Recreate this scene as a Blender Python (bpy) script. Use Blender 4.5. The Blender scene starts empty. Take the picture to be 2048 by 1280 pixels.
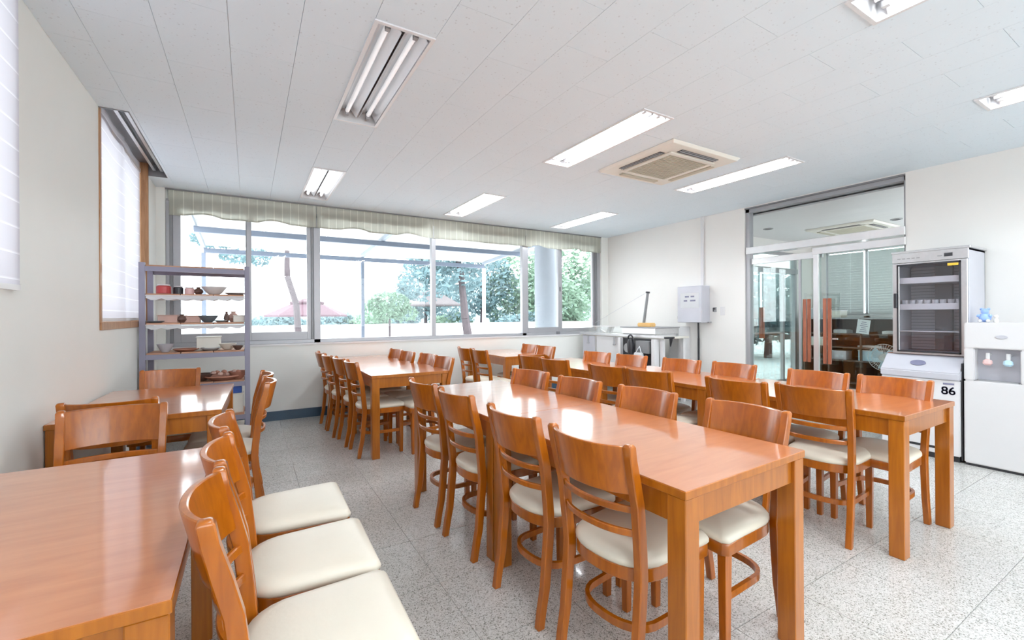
import bpy, bmesh, math, random
from mathutils import Matrix, Vector
random.seed(7)
C = bpy.context.scene.collection
SC = bpy.context.scene
PI = math.pi

# ------------------------------------------------------------------ camera
YAW, ROLL, F = 0.5365953, -0.0055811, 884.66
fwd = Vector((math.sin(YAW), math.cos(YAW), 0)); rt = Vector((math.cos(YAW), -math.sin(YAW), 0)); up = Vector((0, 0, 1))
r2 = rt*math.cos(ROLL) + up*math.sin(ROLL); u2 = up*math.cos(ROLL) - rt*math.sin(ROLL)
cd = bpy.data.cameras.new('camera'); cam = bpy.data.objects.new('camera', cd); C.objects.link(cam)
cam.matrix_world = Matrix(((r2.x, u2.x, -fwd.x, 0), (r2.y, u2.y, -fwd.y, 0), (r2.z, u2.z, -fwd.z, 1.28), (0, 0, 0, 1)))
cd.sensor_width = 36; cd.lens = 36*F/2048; cd.shift_y = -8.75/2048; cd.clip_start = 0.02; cd.clip_end = 300
SC.camera = cam
# ------------------------------------------------------------------ world, light, exposure
w = bpy.data.worlds.new('sky'); SC.world = w; w.use_nodes = True
bg = w.node_tree.nodes['Background']; bg.inputs[0].default_value = (0.925, 0.965, 1.0, 1); bg.inputs[1].default_value = 5.0
SC.view_settings.view_transform = 'Standard'; SC.view_settings.look = 'None'
SC.view_settings.exposure = 0.50; SC.view_settings.gamma = 1; SC.view_settings.use_curve_mapping = False
TUBE = 60.0
try:
    SC.cycles.use_denoising = True
    SC.cycles.max_bounces = 9; SC.cycles.diffuse_bounces = 6; SC.cycles.glossy_bounces = 4
    SC.cycles.transmission_bounces = 8; SC.cycles.transparent_max_bounces = 10
    SC.cycles.sample_clamp_indirect = 8; SC.cycles.caustics_reflective = False; SC.cycles.caustics_refractive = False
except Exception: pass
H, XL, XR, YB, YF = 2.7256, -0.878, 5.786, 6.198, -2.6
def area(name, loc, rot, sx, sy, e, col=(1, 1, 1)):
    l = bpy.data.lights.new(name, 'AREA'); l.shape = 'RECTANGLE'; l.size = sx; l.size_y = sy; l.energy = e; l.color = col
    o = bpy.data.objects.new(name, l); C.objects.link(o); o.location = loc; o.rotation_euler = rot; return o
def portal(name, loc, rot, sx, sy):
    o = area(name, loc, rot, sx, sy, 1); o.data.cycles.is_portal = True; return o
portal('daylight_portal_back', (2.41, 6.40, 1.75), (-PI/2, 0, 0), 6.4, 1.62)
portal('daylight_portal_left', (-1.06, 4.9, 2.03), (0, -PI/2, 0), 1.6, 1.7)
portal('daylight_portal_left_near', (-1.06, 1.8, 2.07), (0, -PI/2, 0), 1.3, 1.8)
portal('daylight_portal_front', (2.45, -2.66, 1.75), (PI/2, 0, 0), 6.1, 1.7)
portal('daylight_portal_next_room', (7.7, 0.16, 1.22), (PI/2, 0, 0), 3.2, .95)

# ------------------------------------------------------------------ materials
def nm(name):
    m = bpy.data.materials.new(name); m.use_nodes = True
    return m, m.node_tree.nodes, m.node_tree.links, m.node_tree.nodes['Principled BSDF']
def mat(name, col, rough=0.5, metal=0, coat=0, var=0.05, scale=6, trans=0, bump=0, alpha=1, spec=None):
    m, N, L, b = nm(name)
    tc = N.new('ShaderNodeTexCoord'); n = N.new('ShaderNodeTexNoise'); n.inputs['Scale'].default_value = scale; n.inputs['Detail'].default_value = 4
    L.new(tc.outputs['Object'], n.inputs['Vector'])
    cr = N.new('ShaderNodeValToRGB'); cr.color_ramp.elements[0].position = 0.3; cr.color_ramp.elements[1].position = 0.7
    cr.color_ramp.elements[0].color = [c*(1-var) for c in col]+[1]; cr.color_ramp.elements[1].color = [min(1, c*(1+var)) for c in col]+[1]
    L.new(n.outputs['Fac'], cr.inputs[0]); L.new(cr.outputs[0], b.inputs['Base Color'])
    b.inputs['Roughness'].default_value = rough; b.inputs['Metallic'].default_value = metal
    b.inputs['Coat Weight'].default_value = coat; b.inputs['Coat Roughness'].default_value = 0.1
    b.inputs['Alpha'].default_value = alpha
    if spec is not None: b.inputs['Specular IOR Level'].default_value = spec
    if bump:
        bp = N.new('ShaderNodeBump'); bp.inputs['Strength'].default_value = bump; bp.inputs['Distance'].default_value = 0.004
        n2 = N.new('ShaderNodeTexNoise'); n2.inputs['Scale'].default_value = scale*12; L.new(tc.outputs['Object'], n2.inputs['Vector'])
        L.new(n2.outputs['Fac'], bp.inputs['Height']); L.new(bp.outputs[0], b.inputs['Normal'])
    if trans:
        t = N.new('ShaderNodeBsdfTranslucent'); mx = N.new('ShaderNodeMixShader'); mx.inputs[0].default_value = trans
        L.new(cr.outputs[0], t.inputs[0]); L.new(b.outputs[0], mx.inputs[1]); L.new(t.outputs[0], mx.inputs[2])
        L.new(mx.outputs[0], N['Material Output'].inputs[0])
    return m
def wood(name, c1, c2, rough=0.25, coat=0.5, stretch=(14, 14, 1.2), croll=0.12):
    m, N, L, b = nm(name)
    tc = N.new('ShaderNodeTexCoord'); mp = N.new('ShaderNodeMapping'); mp.inputs['Scale'].default_value = stretch
    oi = N.new('ShaderNodeObjectInfo'); vm = N.new('ShaderNodeVectorMath'); vm.operation = 'ADD'
    L.new(tc.outputs['Object'], vm.inputs[0]); L.new(oi.outputs['Random'], vm.inputs[1]); L.new(vm.outputs[0], mp.inputs['Vector'])
    n = N.new('ShaderNodeTexNoise'); n.inputs['Scale'].default_value = 3.2; n.inputs['Detail'].default_value = 8; n.inputs['Distortion'].default_value = 0.6
    L.new(mp.outputs[0], n.inputs['Vector'])
    cr = N.new('ShaderNodeValToRGB'); e = cr.color_ramp.elements
    e[0].position = 0.32; e[1].position = 0.72; e[0].color = (*c1, 1); e[1].color = (*c2, 1)
    L.new(n.outputs['Fac'], cr.inputs[0])
    hs = N.new('ShaderNodeHueSaturation'); mr = N.new('ShaderNodeMapRange'); mr.inputs[3].default_value = 0.92; mr.inputs[4].default_value = 1.1
    L.new(oi.outputs['Random'], mr.inputs[0]); L.new(mr.outputs[0], hs.inputs['Value']); L.new(cr.outputs[0], hs.inputs['Color'])
    L.new(hs.outputs[0], b.inputs['Base Color']); b.inputs['Roughness'].default_value = rough
    b.inputs['Coat Weight'].default_value = coat; b.inputs['Coat Roughness'].default_value = croll
    return m
def emit(name, col, s):
    m, N, L, b = nm(name); b.inputs['Base Color'].default_value = (*col, 1); b.inputs['Emission Color'].default_value = (*col, 1)
    b.inputs['Emission Strength'].default_value = s; return m
def glass(name, tint=(0.93, 0.97, 0.96), refl=0.10, rough=0.0, fk=0.8):
    m, N, L, b = nm(name); N.remove(b)
    t = N.new('ShaderNodeBsdfTransparent'); t.inputs[0].default_value = (*tint, 1)
    g = N.new('ShaderNodeBsdfGlossy'); g.inputs['Roughness'].default_value = rough; g.inputs[0].default_value = (1, 1, 1, 1)
    fr = N.new('ShaderNodeFresnel'); fr.inputs[0].default_value = 1.45
    mth = N.new('ShaderNodeMath'); mth.operation = 'MULTIPLY_ADD'; mth.inputs[1].default_value = fk; mth.inputs[2].default_value = refl*0.3
    mx = N.new('ShaderNodeMixShader'); L.new(fr.outputs[0], mth.inputs[0]); L.new(mth.outputs[0], mx.inputs[0])
    L.new(t.outputs[0], mx.inputs[1]); L.new(g.outputs[0], mx.inputs[2]); L.new(mx.outputs[0], N['Material Output'].inputs[0])
    return m
def speckle(name, base, dark, mid, scale=260, rough=0.3, coat=0.0):
    """terrazzo: small dark and grey chips in a pale ground"""
    m, N, L, b = nm(name); tc = N.new('ShaderNodeTexCoord'); ge = N.new('ShaderNodeNewGeometry')
    v = N.new('ShaderNodeTexVoronoi'); v.inputs['Scale'].default_value = scale*0.9; v.inputs['Randomness'].default_value = 1
    L.new(ge.outputs['Position'], v.inputs['Vector'])
    sp = N.new('ShaderNodeSeparateColor'); L.new(v.outputs['Color'], sp.inputs[0])
    cr = N.new('ShaderNodeValToRGB'); cr.color_ramp.interpolation = 'CONSTANT'; e = cr.color_ramp.elements
    e[0].position = 0; e[0].color = (*dark, 1); e[1].position = 0.13; e[1].color = (*mid, 1)
    x = e.new(0.36); x.color = (*base, 1); x = e.new(0.86); x.color = (min(1, base[0]*1.12), min(1, base[1]*1.12), min(1, base[2]*1.12), 1)
    L.new(sp.outputs[0], cr.inputs[0])
    n = N.new('ShaderNodeTexNoise'); n.inputs['Scale'].default_value = 1.3; n.inputs['Detail'].default_value = 5; L.new(ge.outputs['Position'], n.inputs['Vector'])
    cr2 = N.new('ShaderNodeValToRGB'); cr2.color_ramp.elements[0].color = (0.86, 0.85, 0.82, 1); cr2.color_ramp.elements[1].color = (1.0, 1.0, 1.0, 1)
    cr2.color_ramp.elements[0].position = 0.3; cr2.color_ramp.elements[1].position = 0.62
    L.new(n.outputs['Fac'], cr2.inputs[0])
    mx = N.new('ShaderNodeMix'); mx.data_type = 'RGBA'; mx.blend_type = 'MULTIPLY'; mx.inputs[0].default_value = 1
    L.new(cr.outputs[0], mx.inputs[6]); L.new(cr2.outputs[0], mx.inputs[7]); L.new(mx.outputs[2], b.inputs['Base Color'])
    b.inputs['Roughness'].default_value = rough; b.inputs['Coat Weight'].default_value = coat
    return m
def acoustic(name, base, dark):
    """mineral fibre ceiling tile: worm-hole pits"""
    m, N, L, b = nm(name); ge = N.new('ShaderNodeNewGeometry')
    v = N.new('ShaderNodeTexVoronoi'); v.inputs['Scale'].default_value = 38; L.new(ge.outputs['Position'], v.inputs['Vector'])
    n = N.new('ShaderNodeTexNoise'); n.inputs['Scale'].default_value = 30; n.inputs['Detail'].default_value = 2; L.new(ge.outputs['Position'], n.inputs['Vector'])
    ad = N.new('ShaderNodeMath'); ad.operation = 'ADD'; L.new(v.outputs['Distance'], ad.inputs[0])
    mu = N.new('ShaderNodeMath'); mu.operation = 'MULTIPLY'; mu.inputs[1].default_value = 0.45; L.new(n.outputs['Fac'], mu.inputs[0]); L.new(mu.outputs[0], ad.inputs[1])
    cr = N.new('ShaderNodeValToRGB'); e = cr.color_ramp.elements
    e[0].position = 0.30; e[0].color = (*dark, 1); e[1].position = 0.40; e[1].color = (*base, 1)
    L.new(ad.outputs[0], cr.inputs[0]); L.new(cr.outputs[0], b.inputs['Base Color']); b.inputs['Roughness'].default_value = 0.9
    bp = N.new('ShaderNodeBump'); bp.inputs['Strength'].default_value = 0.35; bp.inputs['Distance'].default_value = 0.003
    L.new(cr.outputs[0], bp.inputs['Height']); L.new(bp.outputs[0], b.inputs['Normal'])
    return m
def striped(name, c1, c2, scale, axis, trans=0.5, thin=0.12):
    """woven blind cloth with narrow pale stripes"""
    m, N, L, b = nm(name); ge = N.new('ShaderNodeNewGeometry'); sp = N.new('ShaderNodeSeparateXYZ'); L.new(ge.outputs['Position'], sp.inputs[0])
    mu = N.new('ShaderNodeMath'); mu.operation = 'MULTIPLY'; mu.inputs[1].default_value = scale; L.new(sp.outputs[axis], mu.inputs[0])
    fr = N.new('ShaderNodeMath'); fr.operation = 'FRACT'; L.new(mu.outputs[0], fr.inputs[0])
    cr = N.new('ShaderNodeValToRGB'); cr.color_ramp.interpolation = 'LINEAR'; e = cr.color_ramp.elements
    e[0].position = 0; e[0].color = (*c2, 1); e[1].position = thin; e[1].color = (*c1, 1); x = e.new(1-thin*0.5); x.color = (*c1, 1)
    L.new(fr.outputs[0], cr.inputs[0]); L.new(cr.outputs[0], b.inputs['Base Color']); b.inputs['Roughness'].default_value = 0.85
    t = N.new('ShaderNodeBsdfTranslucent'); mx = N.new('ShaderNodeMixShader'); mx.inputs[0].default_value = trans
    L.new(cr.outputs[0], t.inputs[0]); L.new(b.outputs[0], mx.inputs[1]); L.new(t.outputs[0], mx.inputs[2]); L.new(mx.outputs[0], N['Material Output'].inputs[0])
    return m

M = {}
M['wall'] = mat('cream_wall_paint', (0.815, 0.795, 0.765), 0.55, var=0.015, scale=1.2)
M['wall_g'] = mat('pale_green_wall_paint', (0.815, 0.82, 0.785), 0.55, var=0.02, scale=1.2)
M['ceiling'] = acoustic('mineral_fibre_tile', (0.76, 0.845, 0.905), (0.64, 0.70, 0.75))
M['ceil_back'] = mat('ceiling_backing', (0.74, 0.72, 0.73), 0.9)  # pale backing board seen through the ceiling joints
M['floor'] = speckle('terrazzo_tile', (0.665, 0.655, 0.635), (0.29, 0.285, 0.255), (0.52, 0.51, 0.485), rough=0.24, coat=0.15)
M['grout'] = mat('floor_joint_filler', (0.52, 0.51, 0.48), 0.8)
M['base'] = mat('dark_blue_skirting_paint', (0.035, 0.075, 0.125), 0.35)
M['chair'] = wood('honey_lacquered_chair_wood', (0.32, 0.078, 0.001), (0.46, 0.125, 0.002), 0.30, 0.45)
M['tleg'] = wood('honey_lacquered_table_frame', (0.34, 0.096, 0.003), (0.46, 0.145, 0.007), 0.32, 0.4)
M['ttop'] = wood('red_brown_glossy_table_top', (0.57, 0.185, 0.062), (0.67, 0.25, 0.095), 0.30, 1.0, (1.4, 9, 9), 0.09)
tb = M['ttop'].node_tree.nodes['Principled BSDF']; tb.inputs['Coat IOR'].default_value = 1.75; tb.inputs['IOR'].default_value = 1.6
M['seat'] = mat('cream_vinyl_upholstery', (0.76, 0.70, 0.585), 0.38, var=0.03, scale=5, bump=0.1)
M['alu'] = mat('grey_aluminium_window_frame', (0.40, 0.40, 0.42), 0.38, metal=0.35, var=0.03)
M['alu_d'] = mat('dark_grey_aluminium_channel', (0.24, 0.24, 0.25), 0.4, metal=0.3)
M['steel'] = mat('brushed_stainless_steel', (0.66, 0.66, 0.67), 0.28, metal=0.75, var=0.04, scale=30)
M['chrome'] = mat('bright_steel_rail', (0.86, 0.86, 0.87), 0.18, metal=0.6)
M['white'] = mat('white_plastic', (0.72, 0.71, 0.715), 0.35, var=0.01)
M['whitem'] = mat('white_painted_metal', (0.74, 0.73, 0.74), 0.4, var=0.01)
M['offw'] = mat('ivory_plastic', (0.78, 0.75, 0.68), 0.45, var=0.02)
M['beige'] = mat('beige_louvre_grille', (0.52, 0.48, 0.38), 0.55, var=0.06)
M['dark'] = mat('black_plastic', (0.03, 0.03, 0.035), 0.4)
M['grey'] = mat('mid_grey_plastic', (0.35, 0.35, 0.36), 0.5)
M['lgrey'] = mat('light_grey_enamel', (0.54, 0.54, 0.59), 0.4, var=0.02)
M['rack'] = mat('lilac_grey_rack_paint', (0.27, 0.26, 0.34), 0.45, var=0.03)
M['board'] = wood('pale_plywood_board', (0.42, 0.21, 0.12), (0.60, 0.34, 0.22), 0.6, 0.0, (2, 12, 12))
M['paper'] = mat('white_paper', (0.85, 0.86, 0.88), 0.8, trans=0.25, var=0.01)
M['slat'] = mat('grey_green_blind_slat', (0.62, 0.66, 0.64), 0.6, trans=0.04)
M['ink'] = mat('grey_printing_ink', (0.20, 0.20, 0.30), 0.8)
M['tubeon'] = emit('lit_fluorescent_tube', (0.90, 0.955, 1.0), TUBE)
M['tubeoff'] = emit('faintly_glowing_fluorescent_tube', (0.95, 0.97, 1.0), 0.25)  # slight glow given to the tubes of the nearest left fixture
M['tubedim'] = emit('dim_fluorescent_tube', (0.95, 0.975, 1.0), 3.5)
M['refl'] = mat('polished_reflector', (0.82, 0.83, 0.85), 0.30, metal=0.6, var=0.02)
M['trimw'] = wood('stained_wood_trim', (0.30, 0.14, 0.055), (0.46, 0.25, 0.12), 0.5, 0.1)
M['pale_trim'] = wood('pale_pink_wood_trim', (0.60, 0.42, 0.34), (0.72, 0.55, 0.46), 0.5, 0.1)
M['blind'] = striped('white_striped_blind_cloth', (0.70, 0.69, 0.75), (0.92, 0.92, 0.98), 9.0, 2, 0.24, 0.10)
M['valance'] = striped('cream_striped_blind_cloth', (0.60, 0.60, 0.52), (0.90, 0.90, 0.80), 11.0, 0, 0.36, 0.13)
M['glass'] = glass('clear_window_glass', (0.97, 0.985, 0.985), 0.0, fk=0.45)
M['gglass'] = glass('greenish_door_glass', (0.88, 0.94, 0.93), 0.16)
M['dglass'] = glass('smoked_cabinet_glass', (0.95, 0.95, 0.98), 0.12, fk=0.35)
M['redwood'] = wood('red_brown_pull_handle_wood', (0.24, 0.065, 0.03), (0.40, 0.13, 0.07), 0.35, 0.3)
M['terra'] = mat('terracotta_clay', (0.42, 0.19, 0.13), 0.8, var=0.12)
M['pinkclay'] = mat('pale_pink_bisque_clay', (0.62, 0.42, 0.36), 0.85, var=0.08)
M['brown'] = mat('dark_brown_glaze', (0.13, 0.075, 0.06), 0.35)
M['red'] = mat('red_plastic', (0.55, 0.07, 0.07), 0.4)
M['bluegrey'] = mat('blue_grey_glaze', (0.16, 0.19, 0.22), 0.4)
M['blue'] = mat('bright_blue_plastic', (0.03, 0.10, 0.42), 0.4)
M['skyblue'] = mat('pale_blue_glazed_figure', (0.32, 0.48, 0.88), 0.35, var=0.15)
M['sponge'] = mat('yellow_sponge', (0.78, 0.50, 0.20), 0.9)
M['pinkp'] = mat('pink_translucent_plastic', (0.80, 0.52, 0.50), 0.3)
M['bluep'] = mat('light_blue_translucent_plastic', (0.48, 0.68, 0.80), 0.3)
M['shelfdark'] = mat('dark_brown_shelving', (0.085, 0.06, 0.045), 0.5)
M['ground'] = mat('pale_concrete_paving', (0.80, 0.80, 0.80), 0.9)
M['parapet'] = mat('white_rendered_garden_wall', (0.88, 0.88, 0.87), 0.9)
M['pbeam'] = mat('blue_grey_painted_canopy_steel', (0.15, 0.18, 0.24), 0.6)
M['rafter'] = mat('pale_blue_grey_painted_rafter', (0.32, 0.36, 0.42), 0.5)
M['roofp'] = mat('translucent_canopy_sheet', (0.58, 0.58, 0.57), 0.6, trans=0.5)
M['leafA'] = mat('hazed_green_leaves', (0.21, 0.32, 0.235), 0.6, trans=0.4, var=0.3, scale=1.5)  # haze in the air is mixed into the leaf colour
M['leafB'] = mat('hazed_pine_needles', (0.155, 0.245, 0.265), 0.6, trans=0.35, var=0.3, scale=1.5)  # needle colour paled and blued to carry distant haze
M['bark'] = mat('grey_pink_bark', (0.085, 0.068, 0.075), 0.9, var=0.15)
M['hill'] = mat('hazy_green_hillside', (0.20, 0.27, 0.28), 0.9, var=0.1, scale=0.5)
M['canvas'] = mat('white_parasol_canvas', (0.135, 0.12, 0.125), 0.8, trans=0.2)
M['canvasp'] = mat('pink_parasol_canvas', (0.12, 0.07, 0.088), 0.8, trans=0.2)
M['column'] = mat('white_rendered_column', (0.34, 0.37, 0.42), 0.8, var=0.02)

# ------------------------------------------------------------------ mesh helpers
class MB:
    def __init__(s): s.v = []; s.f = []
    def add(s, vs, fs):
        o = len(s.v); s.v += [tuple(p) for p in vs]; s.f += [tuple(i+o for i in f) for f in fs]; return s
    def box(s, x0, x1, y0, y1, z0, z1):
        return s.add([(x0,y0,z0),(x1,y0,z0),(x1,y1,z0),(x0,y1,z0),(x0,y0,z1),(x1,y0,z1),(x1,y1,z1),(x0,y1,z1)],
                     [(0,3,2,1),(4,5,6,7),(0,1,5,4),(1,2,6,5),(2,3,7,6),(3,0,4,7)])
    def cyl(s, p0, p1, ra, rb=None, n=12):
        rb = ra if rb is None else rb; p0 = Vector(p0); p1 = Vector(p1); d = (p1-p0).normalized()
        a = d.cross(Vector((0,0,1)) if abs(d.z) < .9 else Vector((1,0,0))).normalized(); b = d.cross(a)
        vs = [p0+(a*math.cos(t*2*PI/n)+b*math.sin(t*2*PI/n))*ra for t in range(n)] + [p1+(a*math.cos(t*2*PI/n)+b*math.sin(t*2*PI/n))*rb for t in range(n)]
        return s.add(vs, [(i,(i+1)%n,n+(i+1)%n,n+i) for i in range(n)] + [tuple(range(n))[::-1], tuple(range(n,2*n))])
    def lathe(s, prof, c=(0,0,0), n=16):
        vs = []; fs = []
        for r, z in prof:
            for t in range(n): vs.append((c[0]+r*math.cos(2*PI*t/n), c[1]+r*math.sin(2*PI*t/n), c[2]+z))
        for k in range(len(prof)-1):
            for t in range(n): fs.append((k*n+t, k*n+(t+1)%n, (k+1)*n+(t+1)%n, (k+1)*n+t))
        fs.append(tuple(range(n))[::-1]); fs.append(tuple(range((len(prof)-1)*n, len(prof)*n)))
        return s.add(vs, fs)
    def prism(s, poly, z0, z1):
        n = len(poly)
        return s.add([(x,y,z0) for x,y in poly]+[(x,y,z1) for x,y in poly],
                     [tuple(range(n))[::-1], tuple(range(n,2*n))]+[(i,(i+1)%n,n+(i+1)%n,n+i) for i in range(n)])
    def loft(s, secs, closed_ends=True):
        n = len(secs[0]); vs = [p for q in secs for p in q]; fs = []
        for k in range(len(secs)-1):
            for i in range(n): fs.append((k*n+i, k*n+(i+1)%n, (k+1)*n+(i+1)%n, (k+1)*n+i))
        if closed_ends: fs.append(tuple(range(n))[::-1]); fs.append(tuple(range((len(secs)-1)*n, len(secs)*n)))
        return s.add(vs, fs)
    def xform(s, mtx): s.v = [tuple(mtx @ Vector(p)) for p in s.v]; return s
def obj(name, mb, m, parent=None, bevel=0, smooth=False, loc=None, sub=0):
    me = bpy.data.meshes.new(name); me.from_pydata(mb.v, [], mb.f)
    bm = bmesh.new(); bm.from_mesh(me); bmesh.ops.recalc_face_normals(bm, faces=bm.faces)
    if bevel:
        ed = [e for e in bm.edges if len(e.link_faces) == 2 and e.calc_face_angle(0) > 0.6]
        if ed: bmesh.ops.bevel(bm, geom=ed, offset=bevel, segments=1 if bevel < .006 else 2, affect='EDGES', clamp_overlap=True)
    bm.to_mesh(me); bm.free()
    me.materials.append(M[m] if isinstance(m, str) else m)
    if smooth:
        for p in me.polygons: p.use_smooth = True
        if smooth != 'all': me.set_sharp_from_angle(angle=math.radians(38))
    o = bpy.data.objects.new(name, me); C.objects.link(o)
    if parent: o.parent = parent
    if loc: o.location = loc
    return o
def tag(o, label=None, cat=None, group=None, kind=None):
    if label: o['label'] = label
    if cat: o['category'] = cat
    if group: o['group'] = group
    if kind: o['kind'] = kind
    return o
def thing(name, label, cat, loc=(0,0,0), rz=0, group=None):
    o = bpy.data.objects.new(name, None); C.objects.link(o); o.location = loc; o.rotation_euler = (0,0,rz); o.empty_display_size = .1
    return tag(o, label, cat, group)
def struct(name, mb, m, parent=None, **k):
    o = obj(name, mb, m, parent, **k)
    if not parent: o['kind'] = 'structure'
    return o
def dup(root, loc, rz, label, group=None):
    r = root.copy(); C.objects.link(r); r.location = loc; r.rotation_euler = (0,0,rz); r['label'] = label
    if group: r['group'] = group
    for ch in list(root.children):
        c = ch.copy(); C.objects.link(c); c.parent = r
        for g in list(ch.children):
            d = g.copy(); C.objects.link(d); d.parent = c
    return r
def B(*a): return MB().box(*a)

# ------------------------------------------------------------------ lights grid
TX, TY = 0.3075, 0.615
LIGHTS = []
for ci, X in enumerate((2.38-6*TX, 2.38, 2.38+6*TX)):
    for Y in (-2.73, -0.27, 2.19, 4.65):
        LIGHTS.append((X+0.01, X+TX-0.01, max(Y, -2.5), max(Y, -2.5)+1.23))
# ------------------------------------------------------------------ shell
struct('floor', B(XL-.2, XR+.17, YF-.1, YB+.3, -.12, -.004), 'grout')
fl = bpy.data.objects['floor']
TS = 0.4605
ix = 0
fx = [XL]; x = 0.32-3*TS
while x < XR:
    if x > XL+.02: fx.append(x)
    x += TS
fx.append(XR)
fy = []; y = 1.085-3*TS
while y < YB: fy.append(y); y += TS
fy.append(YB)
obj('floor_screed', B(XL, XR, YF, fy[0]-.002, -.004, 0), 'floor', fl)
cache = {}
for i in range(len(fx)-1):
    for j in range(len(fy)-1):
        wx, wy = round(fx[i+1]-fx[i]-.0035, 4), round(fy[j+1]-fy[j]-.0035, 4)
        if wx < .01 or wy < .01: continue
        if (wx, wy) not in cache:
            o = obj('floor_tile', B(0, wx, 0, wy, -.004, 0), 'floor', fl); cache[(wx, wy)] = o.data
        else:
            o = bpy.data.objects.new('floor_tile', cache[(wx, wy)]); C.objects.link(o); o.parent = fl
        o.location = (fx[i]+.00175, fy[j]+.00175, 0)
# ceiling: backing with light cut-outs is built from strips; tiles hang under it
def subtract(rects, hole):
    out = []
    for (a, b, c, d) in rects:
        h0, h1, k0, k1 = max(a, hole[0]), min(b, hole[1]), max(c, hole[2]), min(d, hole[3])
        if h0 >= h1-1e-4 or k0 >= k1-1e-4: out.append((a, b, c, d)); continue
        if a < h0: out.append((a, h0, c, d))
        if h1 < b: out.append((h1, b, c, d))
        if c < k0: out.append((h0, h1, c, k0))
        if k1 < d: out.append((h0, h1, k1, d))
    return [r for r in out if r[1]-r[0] > .004 and r[3]-r[2] > .004]
LBOX = (XL-.05, -.715, 4.04, 5.765)          # curtain pocket over the left window
HOLES = LIGHTS + [LBOX]
back = MB(); rs = [(XL-.2, XR+.17, YF-.1, YB)]
for h in HOLES: rs = subtract(rs, h)
for r in rs: back.box(r[0], r[1], r[2], r[3], H+.012, H+.05)
ceil = struct('ceiling', back, 'ceil_back')
c0 = XL
cols = []; k = -11
while 2.38+k*TX < XR:
    a = max(XL, 2.38+k*TX); b = min(XR, 2.38+(k+1)*TX)
    if b > a+.01: cols.append((a, b, k))
    k += 1
for a, b, k in cols:
    ph = 0.96 if k % 2 == 0 else 0.96-TY/2
    y = ph-3*TY
    obj('ceiling_panel', B(a+.001, b-.001, YF, y-.001, H, H+.012), 'ceiling', ceil)
    while y < YB-.01:
        y1 = min(y+TY, YB)
        rs = [(a+.0009, b-.0009, y+.0009, y1-.0009)]
        for h in HOLES: rs = subtract(rs, h)
        if rs:
            m_ = MB()
            for r in rs: m_.box(r[0], r[1], r[2], r[3], H-random.uniform(0, .0004), H+.012)
            obj('ceiling_tile', m_, 'ceiling', ceil)
        y += TY
# roof slab above everything so no sky leaks in
struct('roof_slab', B(XL-.4, XR+.17, YF-.3, YB+.35, H+.30, H+.45), 'ceil_back')

# left wall with two window openings
W2 = (4.04, 5.765, 1.23); W3 = (0.9, 2.70, 1.41)
wl = MB(); T = .22
wl.box(XL-T, XL, YF-.2, W3[0], -.1, H+.3); wl.box(XL-T, XL, W3[0], W3[1], -.1, W3[2]); wl.box(XL-T, XL, W3[0], W3[1], 2.72, H+.3)
wl.box(XL-T, XL, W3[1], W2[0], -.1, H+.3); wl.box(XL-T, XL, W2[0], W2[1], -.1, W2[2]); wl.box(XL-T, XL, W2[1], YB+.35, -.1, H+.3)
wl.box(XL-T, XL, W2[0], W2[1], 2.88, H+.3)
struct('wall_left', wl, 'wall_g')
# back wall
WX0, WX1, WZ = -.797, 5.62, .95
wb = MB()
wb.box(XL, XR+.17, YB, YB+.3, -.1, .925); wb.box(XL, WX0, YB, YB+.3, .925, H+.3); wb.box(WX1, XR+.17, YB, YB+.3, .925, H+.3)
wb.box(WX0, WX1, YB+.2, YB+.3, 2.62, H+.3)
struct('wall_back', wb, 'wall_g')
struct('trim_1', B(WX0, WX1, YB-.012, YB+.06, .925, .945), 'whitem')      # thin white sill
wq = MB(); wq.box(XL-.2, -.6, YF-.2, YF, -.1, H+.3); wq.box(5.5, XR+.2, YF-.2, YF, -.1, H+.3); wq.box(-.6, 5.5, YF-.2, YF, -.1, .9); wq.box(-.6, 5.5, YF-.2, YF, 2.6, H+.3)
struct('wall_front', wq, 'wall')
wq = MB()
for x in (-.6, 1.42, 3.45, 5.45): wq.box(x, x+.05, YF-.12, YF-.06, .9, 2.6)
wq.box(-.6, 5.5, YF-.12, YF-.06, .9, .95); wq.box(-.6, 5.5, YF-.12, YF-.06, 2.55, 2.6)
fill_win = struct('fill_window', wq, 'alu'); obj('pane', B(-.55, 5.45, YF-.092, YF-.088, .95, 2.55), 'glass', fill_win)  # unseen window added behind the camera for fill daylight
# right wall with door opening
DY0, DY1 = 1.83, 3.541
wr = MB(); TW = .15
wr.box(XR, XR+TW, YF, DY0, -.1, H+.3); wr.box(XR, XR+TW, DY1, YB+.3, -.1, H+.3); wr.box(XR, XR+TW, DY0, DY1, H-.012, H+.3)
struct('wall_right', wr, 'wall')
struct('baseboard_back', B(XL, XR, YB-.012, YB, 0, .115), 'base')
struct('baseboard_left', B(XL, XL+.012, YF, YB-.012, 0, .115), 'base')
bb = MB(); bb.box(XR-.012, XR, DY1, YB-.012, 0, .115); bb.box(XR-.012, XR, YF, DY0, 0, .115)
struct('baseboard_right', bb, 'base')
# curtain pocket over the back window
bx = MB(); bx.box(WX0, WX1, YB+.002, YB+.2, H+.09, H+.11)
struct('trim_2', bx, 'alu_d')
struct('trim_3', B(WX0, WX1, YB-.004, YB+.012, H-.014, H+.012), 'alu_d')
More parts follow.
